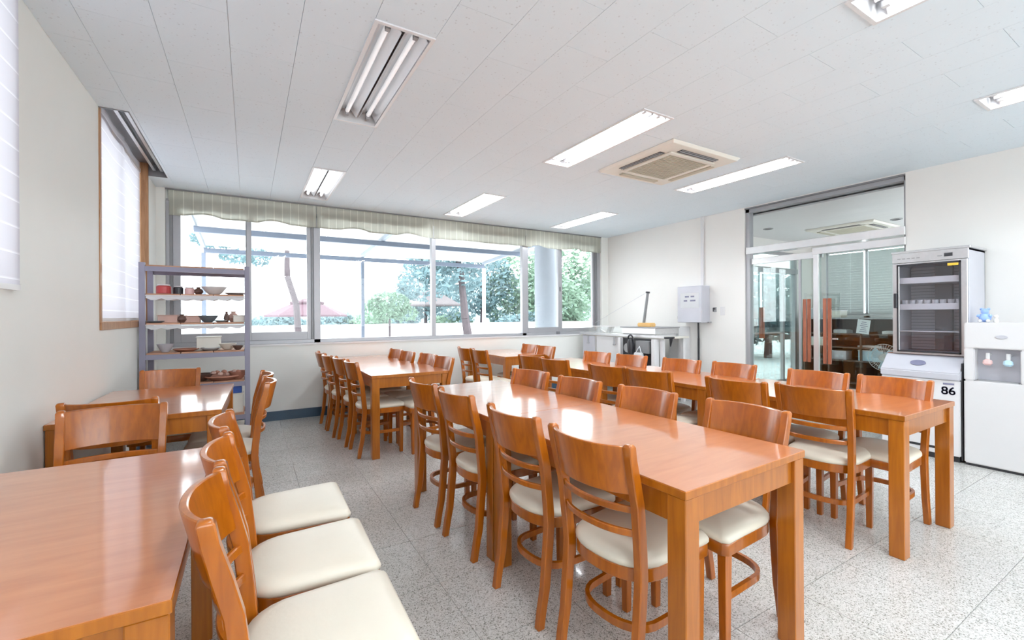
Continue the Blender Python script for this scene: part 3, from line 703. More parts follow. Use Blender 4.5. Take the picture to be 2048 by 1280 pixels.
objs = [('book_stack', 3.02, .942, .10, .05, 'white', 'small white stack on the upper dark shelf beside the notice'), ('paper_pile', 3.15, 1.212, .22, .05, 'paper', 'white papers spread on top of the dark shelving, right part'),
        ('paper_pile', 3.45, 1.212, .17, .035, 'paper', 'flat white papers on top of the dark shelving, middle part'), ('storage_box', 3.78, 1.212, .08, .12, 'offw', 'small cream box on top of the dark shelving, left part'),
        ('storage_box', 4.10, 1.212, .10, .16, 'lgrey', 'grey box on top of the dark shelving, far left end'), ('paper_pile', 3.72, .942, .10, .06, 'paper', 'white pile on the upper dark shelf, left bay'),
        ('paper_pile', 3.3, .712, .16, .03, 'paper', 'thin white papers on the middle dark shelf'), ('storage_box', 3.75, .482, .12, .14, 'lgrey', 'light grey box on the low dark shelf, left bay'),
        ('storage_box', 3.28, .482, .17, .17, 'bluep', 'pale blue storage box on the low dark shelf, centre bay'), ('storage_box', 4.08, .712, .10, .14, 'offw', 'cream box on the middle dark shelf, left bay'), ('storage_box', 3.03, .482, .05, .15, 'bluep', 'narrow pale blue box on the low dark shelf, right bay')]
for n_, y, z, hw, h_, mt, lab in objs:
    t = thing(n_, lab, 'box' if 'box' in n_ else 'papers', (9.0, y, z), 0, 'things on the dark shelving')
    obj('body', B(-.12, .12, -hw, hw, 0, h_), mt, t, bevel=.004)
    if n_ == 'storage_box': obj('lid', B(-.125, .125, -hw-.005, hw+.005, h_, h_+.015), 'white', t, bevel=.003)
    else: obj('sheet', B(-.13, .10, -hw*.8, hw*.9, h_, h_+.004).xform(Matrix.Rotation(.1, 4, 'Z')), 'paper', t)
# standing fan
t = thing('electric_fan', 'pale round electric fan standing just behind the glass door', 'fan', (7.0, 2.42, 0))
obj('base', MB().lathe([(.15, 0), (.15, .02), (.05, .035), (.02, .05)], n=20), 'offw', t, smooth=True)
obj('pole', MB().cyl((0, 0, .05), (0, 0, .66), .014), 'offw', t, smooth=True)
obj('motor', MB().cyl((-.04, 0, .72), (.10, 0, .72), .045, .03), 'offw', t, smooth=True)
gd = MB()
for k in range(36):
    a = 2*PI*k/36; gd.cyl((-.10, .03*math.cos(a), .72+.03*math.sin(a)), (-.06, .17*math.cos(a), .72+.17*math.sin(a)), .0018, n=4)
for r, x in ((.17, -.06), (.12, -.08), (.04, -.10)):
    for k in range(24):
        a, b = 2*PI*k/24, 2*PI*(k+1)/24; gd.cyl((x, r*math.cos(a), .72+r*math.sin(a)), (x, r*math.cos(b), .72+r*math.sin(b)), .003, n=4)
obj('guard', gd, 'white', t, smooth=True)
for k in range(3):
    a = k*2*PI/3; m = MB().add([(-.06, .02, -.0), (-.05, .02, .04), (-.06, .09, .13), (-.075, .14, .05), (-.07, .10, -.01)], [(0, 1, 2, 3, 4)])
    m.xform(Matrix.Translation((0, 0, .72)) @ Matrix.Rotation(a, 4, 'X')); obj('blade', m, 'bluep', t)
obj('hub', MB().cyl((-.105, 0, .72), (-.095, 0, .72), .035), 'white', t, smooth=True)

# ------------------------------------------------------------------ cup sterilizer, low cabinet, water dispenser
SX = 5.33
t = thing('cup_sterilizer', 'tall stainless cup sterilizer cabinet with dark glass door', 'cabinet', (SX, 1.523, 0)); y0, y1, z0, z1 = -.263, .263, .905, 1.845
b = MB(); b.box(0, .44, y0, y0+.015, z0, z1); b.box(0, .44, y1-.015, y1, z0, z1); b.box(.425, .44, y0, y1, z0, z1); b.box(0, .44, y0, y1, z1-.02, z1); b.box(0, .44, y0, y1, z0, z0+.02)
obj('body', b, 'lgrey', t, bevel=.003)
obj('top_cap', B(-.01, .45, y0-.012, y1+.01, z1, z1+.022), 'steel', t, bevel=.004)
obj('control_panel', B(-.012, .0, y0, y1, 1.755, z1), 'steel', t, bevel=.003)
obj('display', B(-.016, -.011, y0+.10, y0+.155, 1.785, 1.815), 'dark', t)
for k in range(5): obj('button', B(-.015, -.011, .20-.035*k, .222-.035*k, 1.79, 1.798), 'grey', t)
obj('indicator', B(-.015, -.011, y0+.17, y0+.20, 1.79, 1.80), 'grey', t)
f = MB(); f.box(-.02, 0, y0+.005, y0+.055, .905, 1.752); f.box(-.02, 0, y1-.055, y1-.005, .905, 1.752); f.box(-.02, 0, y0+.055, y1-.055, 1.735, 1.752); f.box(-.02, 0, y0+.055, y1-.055, .905, .925)
dr = obj('door', f, 'steel', t, bevel=.003)
g_ = MB(); g_.box(-.024, -.016, y0+.045, y0+.058, .92, 1.74); g_.box(-.024, -.016, y1-.05, y1-.038, .92, 1.74); g_.box(-.024, -.016, y0+.045, y1-.038, 1.725, 1.74); g_.box(-.024, -.016, y0+.045, y1-.038, .92, .935)
obj('gasket', g_, 'dark', dr); obj('pane', B(-.012, -.008, y0+.055, y1-.05, .932, 1.728), 'dglass', dr)
obj('sticker', B(-.027, -.024, y0+.06, y0+.13, 1.70, 1.722), mat('yellow_sticker', (.8, .5, .05), .6), dr)
obj('handle', B(-.045, -.02, y1-.045, y1-.02, 1.33, 1.47), 'dark', dr, bevel=.004)
lin = MB()
lin.box(.38, .424, y0+.02, y1-.02, .93, 1.73); obj('lining', lin, 'whitem', t)
for k in range(26):
    z = .95+k*.03
    for a_, b2 in ((-.24, -.075), (.06, .24)): obj('louvre', B(.372, .38, a_, b2, z, z+.004), 'grey', t)
for z in (1.56, 1.315, 1.11):
    s_ = MB(); s_.box(.02, .37, y0+.018, y1-.018, z, z+.006)
    if z > 1.2: s_.box(.016, .024, y0+.018, y1-.018, z, z+.055)
    obj('rack', s_, 'whitem', t)
obj('side_fill_lining', B(.01, .38, y0+.016, y0+.019, .93, 1.73), 'paper', t); obj('side_fill_lining', B(.01, .38, y1-.019, y1-.016, .93, 1.73), 'paper', t)  # white sheets added to brighten the cabinet interior
obj('lamp_column', B(.33, .38, -.07, .05, .93, 1.73), 'alu_d', t)
cup0 = None
ORD = ('leftmost', 'second from left', 'third from left', 'fourth from left', 'fourth from right', 'third from right', 'second from right', 'rightmost')
for k in range(8):
    y = 1.523+.20-.054*k
    if cup0 is None:
        cup0 = thing('cup', 'white cup on the sterilizer middle rack, leftmost', 'cup', (SX+.10, y, 1.3212), 0, 'cups in the sterilizer')
        obj('cup_body', MB().lathe([(.016, 0), (.022, .01), (.024, .085), (.020, .083), (.016, .012)], n=12), 'white', cup0, smooth=True)
    else: dup(cup0, (SX+.10, y, 1.3212), 0, 'white cup on the sterilizer middle rack, '+ORD[k])
t = thing('low_freezer_cabinet', 'white low cabinet with sloping grey top under the sterilizer', 'cabinet', (5.2, 1.56, 0)); y0, y1 = -.272, .272
obj('body', B(0, .56, y0, y1, .05, .70), 'whitem', t, bevel=.006); obj('plinth', B(.02, .56, y0+.01, y1-.01, 0, .05), 'dark', t)
obj('sloping_top', MB().loft([[(-.015, y0-.005, .70), (.565, y0-.005, .70), (.565, y0-.005, .90), (.14, y0-.005, .90), (-.015, y0-.005, .76)], [(-.015, y1+.005, .70), (.565, y1+.005, .70), (.565, y1+.005, .90), (.14, y1+.005, .90), (-.015, y1+.005, .76)]]), 'lgrey', t, bevel=.008)
em = MB(); em.lathe([(.055, 0), (.055, .004), (.045, .006)], n=24); em.xform(Matrix.Translation((.055, .02, .829)) @ Matrix.Rotation(-.74, 4, 'Y') @ Matrix.Diagonal((.6, 1, 1, 1)))
obj('emblem', em, 'ink', t, smooth=True)
obj('wood_strip', B(.14, .56, y0, y1, .90, .904), 'redwood', t)
obj('gap_shade', B(.02, .5, y0-.012, y0-.002, .02, .85), 'dark', t)  # black slab stands for the shade between cabinet and dispenser
def text(body, size, m, parent, loc, rot, name='lettering', ext=.0005):
    c = bpy.data.curves.new(name, 'FONT'); c.body = body; c.size = size; c.extrude = ext; c.align_x = 'CENTER'
    o = bpy.data.objects.new(name, c); C.objects.link(o)
    bpy.context.view_layer.update(); dg = bpy.context.evaluated_depsgraph_get()
    me = bpy.data.meshes.new_from_object(o.evaluated_get(dg)); bpy.data.objects.remove(o)
    o = bpy.data.objects.new(name, me); C.objects.link(o); me.materials.append(M[m]); o.parent = parent; o.location = loc; o.rotation_euler = rot; return o
RX = (PI/2, 0, -PI/2)      # lettering facing -X
for dy_, dz_ in ((0, 0), (.003, 0), (0, .003), (.003, .003)): text('86', .095, 'ink', t, (-.002, -.20+dy_, .575+dz_), RX)
obj('sticker_band', B(-.003, -.001, -.235, -.165, .66, .675), 'ink', t)
# black grille edge below
obj('vent', B(-.004, 0, -.12, .12, .09, .11), 'dark', t)

t = thing('water_dispenser', 'white water dispenser with pink and blue taps at right picture edge', 'water dispenser', (5.2, 1.045, 0)); y0, y1 = -.22, .22
b = MB(); b.box(0, .34, y0, y1, .02, .715); b.box(0, .34, y0, y1, .985, 1.20); b.box(0, .34, y1-.065, y1, .715, .985); b.box(0, .34, y0, y0+.12, .715, .985); b.box(.10, .34, y0+.12, y1-.065, .715, .985)
obj('body', b, 'white', t, bevel=.008)
obj('recess_back', B(.094, .10, y0+.12, y1-.065, .715, .985), 'lgrey', t); obj('foot', B(.01, .33, y0+.01, y1-.01, 0, .02), 'dark', t)
obj('badge', MB().lathe([(.035, 0), (.035, .003), (.03, .004)], n=20).xform(Matrix.Translation((-.001, .0, 1.085)) @ Matrix.Rotation(-PI/2, 4, 'Y') @ Matrix.Diagonal((.45, 1, 1, 1))), 'lgrey', t)
for y, mt in ((.085, 'pinkp'), (-.03, 'bluep')):
    tp = obj('tap', MB().cyl((.10, y, .935), (.035, y, .935), .012).cyl((.035, y, .95), (.035, y, .90), .013), 'white', t, smooth=True)
    obj('lever', MB().lathe([(.010, .0), (.027, -.012), (.030, -.035), (.018, -.05)], (.028, y, .90), 12), mt, tp, smooth=True)
obj('drip_tray', B(.01, .094, y0+.13, y1-.075, .715, .722), 'grey', t)
# figures on the dispenser
t = thing('animal_figurine', 'small pale blue glazed bear figurine on top of the water dispenser', 'figurine', (5.36, 1.172, 1.2005))
def ball(c, r, sc=(1, 1, 1), n=12):
    pr = [(max(.0005, r*math.sin(PI*k/8))*1.0, -r*math.cos(PI*k/8)*sc[2]) for k in range(9)]
    return MB().lathe(pr, c, n)
obj('body', ball((0, 0, .042), .040, (1, 1, 1)), 'skyblue', t, smooth='all'); obj('head', ball((-.005, 0, .092), .026), 'skyblue', t, smooth='all')
for s in (-1, 1):
    obj('ear', ball((0, s*.021, .112), .011), 'skyblue', t, smooth='all'); obj('arm', ball((-.02, s*.035, .055), .013), 'skyblue', t, smooth='all'); obj('foot', ball((-.03, s*.024, .014), .0138), 'white', t, smooth='all')
t = thing('small_figurine', 'tiny tan figurine beside the blue bear on the water dispenser', 'figurine', (5.36, 1.108, 1.2005))
obj('body', MB().lathe([(.014, 0), (.018, .012), (.010, .035), (.003, .04)], n=10), 'offw', t, smooth=True); obj('head', ball((0, 0, .05), .015), 'offw', t, smooth='all')

# ------------------------------------------------------------------ electrical box and fittings on the right wall
t = thing('electrical_box', 'pale grey wall box with white paper notice and conduit to the ceiling', 'electrical box', (XR-.002, 4.284, 0))
obj('cabinet', B(-.18, 0, -.212, .212, 1.163, 1.70), 'lgrey', t, bevel=.005)
dr = obj('door', B(-.188, -.18, -.205, .205, 1.17, 1.692), 'lgrey', t, bevel=.002)
obj('paper_notice', B(-.190, -.188, -.165, .15, 1.38, 1.60), 'paper', dr)
for z, ln in ((1.535, ((-.09, -.03), (.0, .07))), (1.475, ((-.11, -.02), (.03, .09)))):
    for a, b_ in ln: obj('print_line', B(-.1915, -.190, a, b_, z, z+.022), 'ink', dr)
obj('hinge', B(-.17, -.12, .212, .222, 1.22, 1.26), 'grey', t)
obj('conduit', B(-.03, 0, -.12, -.085, 1.70, H-.001), 'whitem', t)
obj('cable', MB().cyl((-.02, -.03, 1.163), (-.02, -.035, .93), .012).cyl((-.02, -.035, .93), (-.02, -.03, .12), .014), 'dark', t, smooth=True)
obj('bracket', B(-.06, 0, -.24, -.212, 1.16, 1.175), 'grey', t)
t = thing('wall_pull_hook', 'small dark metal hook on the wall right of the electrical box', 'hook', (XR, 3.985, 1.35)); obj('plate', B(-.012, 0, -.02, .02, -.035, .035), 'grey', t); obj('hook', MB().cyl((-.012, 0, .01), (-.05, .0, .02), .009).cyl((-.05, 0, .02), (-.05, 0, -.03), .008), 'dark', t, smooth=True)
t = thing('light_switch', 'white light switch on the wall between box and glass door', 'switch', (XR, 3.87, 1.33)); obj('plate', B(-.008, 0, -.035, .035, -.06, .06), 'white', t, bevel=.003); obj('rocker', B(-.012, -.008, -.018, .018, -.03, .03), 'white', t, bevel=.002)
t = thing('white_cabinet', 'narrow white post-like cabinet under the electrical box', 'cabinet', (5.62, 4.50, 0)); obj('body', B(-.10, .16, -.09, .09, 0.02, 1.10), 'white', t, bevel=.006); obj('label_plate', B(-.104, -.10, -.05, .05, .96, 1.05), 'paper', t); obj('knob', MB().cyl((-.10, .0, .6), (-.125, 0, .6), .012), 'grey', t, smooth=True); obj('foot', B(-.09, .15, -.08, .08, 0, .02), 'grey', t)

# ------------------------------------------------------------------ pottery equipment along the right wall
t = thing('slab_roller_bench', 'long white topped clay rolling bench against the right wall corner', 'bench', (5.25, 5.05, 0))
obj('bench_top', B(-.25, .30, -.80, 1.00, .935, .965), 'offw', t, bevel=.004)
obj('side_rail', B(-.27, -.25, -.82, 1.02, .945, .985), 'steel', t, bevel=.002)
for x in (-.20, .24):
    for y in (-.74, .94): obj('leg', B(x-.025, x+.025, y-.025, y+.025, 0, .935), 'whitem', t, bevel=.002)
obj('front_panel', B(-.245, -.235, .02, .60, .30, .935), 'white', t, bevel=.002)
obj('side_board', B(-.26, -.245, .63, .93, .35, .935), 'lgrey', t, bevel=.002)
for y in (.15, .78): obj('clamp_screw', MB().cyl((-.275, y, .93), (-.275, y, .82), .012).lathe([(.02, 0), (.02, .02)], (-.275, y, .80), 10), 'grey', t, smooth=True)
obj('lower_shelf', B(-.22, .26, -.72, .0, .30, .32), 'whitem', t)
obj('crank_handle', MB().cyl((-.25, -.82, .955), (-.25, -.98, .965), .014).cyl((-.25, -.93, .955), (-.25, -.92, .84), .026, .008), 'dark', t, smooth=True)
t = thing('clay_press', 'grey metal clay press with dark opening on the white bench', 'machine', (5.25, 4.72, .966))
obj('head_block', B(-.26, .24, -.33, .33, .03, .12), 'steel', t, bevel=.004); obj('cover', B(-.28, .25, -.35, .345, .12, .135), 'grey', t, bevel=.002)
obj('base_plate', B(-.24, .22, -.31, .31, 0, .03), 'whitem', t)
t = thing('equipment_frame', 'dark open machine cabinet standing below the grey clay press', 'machine', (5.04, 4.72, 0))
fm = MB(); fm.box(-.10, .0, -.36, -.30, .02, .93); fm.box(-.10, .0, .31, .36, .02, .93); fm.box(-.10, 0, -.36, .36, .02, .08)
obj('frame', fm, 'whitem', t, bevel=.003); obj('inner_panel', B(-.04, -.02, -.30, .31, .08, .93), 'dark', t)
obj('motor', MB().cyl((-.09, .18, .78), (-.04, .18, .78), .07), 'grey', t, smooth=True); obj('control_box', B(-.12, -.04, -.27, -.02, .72, .90), 'alu_d', t, bevel=.004)
t = thing('hanging_lamp_clamp', 'black clamp hanging at the front edge of the white bench', 'clamp', (4.90, 4.78, .70))
obj('body', MB().lathe([(.035, 0), (.045, .06), (.05, .16), (.03, .22)], n=14), 'dark', t, smooth=True)
hk = MB(); pts = [(0, .05*math.cos(a), .22+.06*math.sin(a)) for a in [PI*k/8 for k in range(9)]]
for a, b_ in zip(pts, pts[1:]): hk.cyl(a, b_, .012, n=8)
obj('hoop', hk, 'dark', t, smooth=True)
t = thing('plastic_bag', 'white plastic bag hanging in front of the dark machine cabinet', 'bag', (4.90, 4.62, .46))
obj('bag_body', MB().loft([[(-.02, -.07, 0), (.03, -.07, 0), (.03, .07, 0), (-.02, .07, 0)], [(-.04, -.10, .12), (.04, -.10, .12), (.04, .10, .12), (-.04, .10, .12)], [(-.015, -.08, .27), (.015, -.08, .27), (.015, .08, .27), (-.015, .08, .27)]]), 'paper', t, bevel=.01, smooth=True)
obj('bag_handle', MB().cyl((0, -.05, .27), (.02, 0, .36), .006).cyl((.02, 0, .36), (0, .05, .27), .006), 'paper', t)
t = thing('sponge_block', 'yellow sponge block lying on the grey press top', 'sponge', (5.10, 4.66, 1.1015)); obj('block', B(-.06, .06, -.14, .12, 0, .06), 'sponge', t, bevel=.012, smooth=True)
t = thing('press_lever', 'dark upright metal pole rising from the yellow sponge block', 'pole', (5.10, 4.68, 1.162)); obj('shaft', MB().cyl((0, .02, 0), (.02, -.04, .44), .022, .02), 'alu_d', t, smooth=True); obj('cap', MB().cyl((.02, -.04, .44), (.021, -.042, .465), .032, .03), 'dark', t, smooth=True)
t = thing('taut_cord', 'thin grey cord from the pole top to the back wall corner', 'cord', (0, 0, 0)); obj('line', MB().cyl((5.10, 4.68, 1.60), (5.25, 5.95, 1.15), .0025, n=5), 'lgrey', t)
t = thing('transparent_bin', 'clear plastic tub on the white bench by the window corner', 'tub', (5.16, 5.55, .966)); obj('tub_body', MB().loft([[(-.12, -.3, 0), (.12, -.3, 0), (.12, .3, 0), (-.12, .3, 0)], [(-.15, -.34, .13), (.15, -.34, .13), (.15, .34, .13), (-.15, .34, .13)]], closed_ends=False), 'glass', t); obj('rim', MB().box(-.155, -.145, -.345, .345, .125, .135).box(.145, .155, -.345, .345, .125, .135), 'white', t)

# ------------------------------------------------------------------ grey rack with pottery
t = thing('shelving_rack', 'lilac grey steel rack filled with pottery in the left back corner', 'rack', (-.428, 5.43, 0))
RX0, RX1, RY0, RY1 = -.436, .436, -.225, .225
for x in (RX0, RX1-.045):
    for y in (RY0, RY1-.045): obj('upright', B(x, x+.045, y, y+.045, 0, 1.79), 'rack', t, bevel=.002)
ZS = (.30, .635, .935, 1.215, 1.49, 1.755)
for z in ZS:
    thick = z in (.935, 1.755, .30, .635)
    hb = .045 if thick else .008
    for ya in (RY0+.004, RY1-.02): obj('beam', B(RX0+.045, RX1-.045, ya, ya+.016, z-hb, z), 'rack' if thick else 'whitem', t)
    for k in range(3):
        a = RX0+.05+k*.259; obj('shelf_board', B(a, a+.252, RY0+.02, RY1-.02, z, z+.014), 'board', t)
for z in (1.205, 1.48):   # sagging white paper under two shelves
    m = MB(); vs = []; fs = []; n = 20
    for i in range(n+1):
        x = RX0+.05+(RX1-RX0-.1)*i/n; zz = z-.018-.022*abs(math.sin(i*1.1)); vs += [(x, RY0+.005, zz), (x, RY1-.02, zz+.01), (x, RY0+.003, z)]
    for i in range(n): q = i*3; fs += [(q, q+3, q+4, q+1), (q, q+2, q+5, q+3)]
    m.add(vs, fs); obj('paper_liner', m, 'paper', t)
BX, BY = -.428, 5.43
def pot(kind, label, x, y, z, s, mt, h=1.0):
    if z > .5: s *= 1.17
    t = thing(kind, label, {'bowl': 'bowl', 'jar': 'jar', 'vase': 'vase', 'dish': 'dish', 'box': 'box'}.get(kind.split('_')[-1], 'pot'), (BX+x, BY+y, z+.0145), 0, 'pottery and jars on the grey rack')
    k = kind.split('_')[-1]
    if k == 'bowl':
        obj('bowl_body', MB().lathe([(.35*s, 0), (.55*s, .12*s*h), (s, .65*s*h), (.93*s, .65*s*h), (.5*s, .16*s*h), (.05*s, .1*s*h)], n=18), mt, t, smooth=True)
    elif k == 'jar':
        obj('jar_body', MB().lathe([(.8*s, 0), (s, .1*s), (s, 1.5*s*h), (.8*s, 1.7*s*h)], n=16), mt, t, smooth=True); obj('lid', MB().lathe([(.85*s, 1.7*s*h), (.85*s, 1.95*s*h), (.5*s, 2.0*s*h)], n=16), 'white' if mt != 'white' else 'red', t, smooth=True)
    elif k == 'vase':
        obj('vase_body', MB().lathe([(.5*s, 0), (s, .8*s*h), (.85*s, 1.4*s*h), (.35*s, 1.9*s*h), (.5*s, 2.2*s*h), (.42*s, 2.2*s*h), (.2*s, 1.9*s*h)], n=16), mt, t, smooth=True)
    elif k == 'dish':
        obj('dish_body', MB().lathe([(.6*s, 0), (s, .14*s*h), (.97*s, .18*s*h), (.6*s, .06*s*h)], n=20), mt, t, smooth=True)
    elif k == 'box':
        obj('box_body', MB().box(-s, s, -s*.8, s*.8, 0, s*h), mt, t, bevel=.004); obj('rim', MB().box(-s*1.05, s*1.05, -s*.85, s*.85, s*h, s*h+.008), mt, t)
    return t
z5, z4, z3, z2, z1_, z0_ = 1.49, 1.215, .935, .635, .30, .30
pot('paint_jar', 'red jar with white lid, leftmost on the top open shelf of the rack', -.27, -.10, z5, .05, 'red', .8)
pot('paint_jar', 'dark jar right of the red jar on the top open shelf', -.16, -.08, z5, .035, 'dark', 1.0)
pot('paint_jar', 'pale jar with a lid in the middle of the top open shelf', -.07, -.10, z5, .034, 'pinkp', .9)
pot('glazed_vase', 'brown speckled vase in the middle of the top open shelf', .0, -.08, z5, .036, 'brown', .8)
pot('white_bowl', 'wide white bowl on the right of the top open shelf', .13, -.08, z5, .095, 'white', 1.1)
pot('flat_dish', 'stacked dark flat dish at the right end of the top open shelf', .31, -.08, z5, .08, 'grey', 1.4)
pot('flat_dish', 'dark flat dish at the left end of the second shelf', -.33, -.12, z4, .06, 'bluegrey', 1.6)
pot('clay_box', 'pink clay box at the left of the second shelf', -.24, -.06, z4, .065, 'pinkclay', .9)
pot('glazed_vase', 'small brown vase between the pink clay boxes', -.13, -.10, z4, .035, 'brown', .9)
pot('clay_box', 'pink clay box near the middle of the second shelf', -.05, -.06, z4, .055, 'pinkclay', .95)
pot('glazed_bowl', 'blue grey bowl in the middle of the second shelf', .08, -.10, z4, .075, 'bluegrey', 1.2)
pot('flat_dish', 'small grey dish right of the blue grey bowl', .19, -.12, z4, .05, 'grey', 2.0)
pot('clay_vase', 'short clay vase with a knob on the right of the second shelf', .29, -.02, z4, .045, 'pinkclay', .95)
pot('glazed_vase', 'slim dark vase on the right of the second shelf', .235, -.13, z4, .022, 'brown', 1.9)
pot('clay_box', 'beige clay box at the right end of the second shelf', .345, -.12, z4, .045, 'offw', 1.2)
pot('clear_bowl', 'pale bowl at the left of the third shelf', -.26, -.10, z3, .06, 'lgrey', 1.7)
pot('clay_dish', 'terracotta dish left of the middle on the third shelf', -.10, -.10, z3, .09, 'terra', 1.5)
pot('white_box', 'white square container in the middle of the third shelf', .08, -.0, z3, .085, 'offw', 1.3)
pot('flat_dish', 'grey green dish in front of the white container', .10, -.13, z3, .07, 'grey', 2.2)
pot('white_bowl', 'shallow white bowl on the right of the third shelf', .24, -.06, z3, .07, 'offw', 1.2)
pot('glazed_bowl', 'small dark brown bowl at the right end of the third shelf', .33, -.14, z3, .045, 'brown', 1.3)
pot('clay_dish', 'large terracotta dish on the right of the fourth shelf', .20, -.08, z2, .14, 'terra', 1.6)
pot('clay_bowl', 'terracotta bowl with pieces at the right end of the fourth shelf', .33, -.10, z2, .075, 'terra', 1.4)
pot('clay_bowl', 'dark terracotta bowl in the middle of the fourth shelf', .02, -.06, z2, .09, 'brown', 1.0)
pot('clay_dish', 'brown dish at the left of the fourth shelf', -.20, -.06, z2, .12, 'brown', 1.8)
pot('clay_vase', 'dark vase at the left end of the fourth shelf', -.33, -.04, z2, .045, 'brown', .8)
rr = random.Random(5)
for k in range(9):
    tt = thing('clay_piece', 'small rough %s clay piece heaped on the rack dishes, %s from the left' % ('terracotta' if k % 2 else 'pale pink', ('first', 'second', 'third', 'fourth', 'fifth', 'sixth', 'seventh', 'eighth', 'ninth')[k]), 'clay piece', (BX+.12+.03*k, BY-.10+rr.uniform(-.04, .04), z2+.048+rr.uniform(0, .035)), rr.uniform(0, 3), 'clay pieces on the fourth shelf')
    obj('lump', MB().lathe([(.012, 0), (.026, .008), (.022, .025), (.006, .034)], n=7), 'terra' if k % 2 else 'pinkclay', tt, bevel=0)
pot('paper_box', 'tall cream box under the blue box on the right of the rack', .30, -.10, z1_, .075, 'offw', 2.5)
pot('blue_box', 'bright blue plastic box stacked on a cream box at the right of the rack', .30, -.10, z1_+.196, .062, 'blue', 1.3)
pot('paper_box', 'cream paper box low in the middle of the rack', .10, -.06, z1_, .09, 'offw', 1.6)
pot('clay_box', 'pink clay box low on the left of the rack', -.2, -.06, z1_, .09, 'pinkclay', 1.5)
pot('paper_box', 'cream box standing on the floor under the rack', .28, -.06, -.014, .10, 'offw', 1.9)
pot('clay_jar', 'dark jar standing on the floor under the rack', .05, -.06, -.014, .06, 'brown', 1.2)

# ------------------------------------------------------------------ outside
struct('ground', B(-40, 60, YB+.3, 90, -.2, -.05), 'ground')
struct('ground_side', B(-40, XL-.25, -30, YB+.3, -.2, -.05), 'ground')
struct('ground_right', B(FX1+.1, 60, -30, YB+.3, -.2, -.05), 'ground')
struct('garden_wall', B(-14, 24, 15, 15.2, -.05, 1.02), 'parapet')
hl = MB(); n = 60; vs = []; fs = []
for i in range(n+1):
    x = -30+95*i/n; hgt = 1.4+max(0, (x+2))*.17*(1-.4*math.exp(-((x-8)/12)**2))+.35*math.sin(x*.55)+.25*math.sin(x*1.3)
    hgt = min(hgt, 9)
    vs += [(x, 58, -.05), (x, 62, hgt*.85), (x, 72, hgt)]
for i in range(n): q = i*3; fs += [(q, q+3, q+4, q+1), (q+1, q+4, q+5, q+2)]
hl.add(vs, fs); o = obj('hillside', hl, 'hill', smooth='all'); o['kind'] = 'structure'
# canopy
t = thing('patio_canopy', 'white translucent patio canopy on slim blue grey posts outside the window', 'canopy', (2.27, 8.5, 0))
def cz(y): return 2.58+.06*(10.3-y)
for y in (10.3, 8.53, 6.8): obj('beam', B(-3.01, 3.01, y-8.5-.03, y-8.5+.03, cz(y)-.06, cz(y)+.03), 'pbeam', t, bevel=.003)
for x in (-3.01, -.06, 3.01):
    obj('post', B(x-.035, x+.035, 1.77, 1.84, -.05, cz(10.3)-.06), 'pbeam' if x < 2 else 'whitem', t, bevel=.002)
    obj('rafter', MB().loft([[(x-.03, -1.9, cz(6.6)+.03), (x+.03, -1.9, cz(6.6)+.03), (x+.03, -1.9, cz(6.6)+.10), (x-.03, -1.9, cz(6.6)+.10)], [(x-.03, 1.85, cz(10.35)+.03), (x+.03, 1.85, cz(10.35)+.03), (x+.03, 1.85, cz(10.35)+.10), (x-.03, 1.85, cz(10.35)+.10)]]), 'rafter', t)
for k in range(6):
    a, b_ = -3.05+k*1.02, -3.05+(k+1)*1.02-.01
    obj('roof_sheet', MB().loft([[(a, -1.9, cz(6.6)+.11), (b_, -1.9, cz(6.6)+.11), (b_, -1.9, cz(6.6)+.115), (a, -1.9, cz(6.6)+.115)], [(a, 1.95, cz(10.45)+.11), (b_, 1.95, cz(10.45)+.11), (b_, 1.95, cz(10.45)+.115), (a, 1.95, cz(10.45)+.115)]]), 'roofp', t)
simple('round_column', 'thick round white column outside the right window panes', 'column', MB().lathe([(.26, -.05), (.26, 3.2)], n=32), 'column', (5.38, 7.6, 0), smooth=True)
# parasols
def parasol(label, loc, R_, z0, z1, mt, zg):
    t = thing('garden_parasol', label, 'parasol', loc, 0, 'garden parasols'); n = 8
    def ring(r, z): return [(r*math.cos(2*PI*k/n), r*math.sin(2*PI*k/n), z) for k in range(n)]
    zt = z0+(z1-z0)*.68
    m = MB(); vs = ring(R_, z0-.06)+ring(R_, z0)+ring(R_*.36, zt); m.add(vs, [(i, (i+1) % n, n+(i+1) % n, n+i) for i in range(n)]+[(n+i, n+(i+1) % n, 2*n+(i+1) % n, 2*n+i) for i in range(n)])
    obj('canopy', m, mt, t)
    m = MB(); vs = ring(R_*.42, zt-.01)+ring(R_*.42, zt+.05)+[(0, 0, z1)]; m.add(vs, [(i, (i+1) % n, n+(i+1) % n, n+i) for i in range(n)]+[(n+i, n+(i+1) % n, 2*n) for i in range(n)])
    obj('top_tier', m, mt, t); obj('trim_band', MB().lathe([(R_*.425, zt-.02), (R_*.425, zt+.0)], n=8), 'canvasp', t)
    obj('pole', MB().cyl((0, 0, zg), (0, 0, z1), .025), 'whitem', t)
    for k in range(n):
        a = 2*PI*k/n; obj('rib', MB().cyl((0, 0, zt-.02), (R_*math.cos(a), R_*math.sin(a), z0-.01), .008, n=4), 'whitem', t)
    return t
parasol('white two-tier garden parasol seen through the middle window', (6.75, 18, 0), 1.28, 1.77, 2.42, 'canvas', -.05)
parasol('pink two-tier garden parasol seen through the left window', (1.72, 16.6, 0), 1.30, 1.34, 1.92, 'canvasp', -.05)
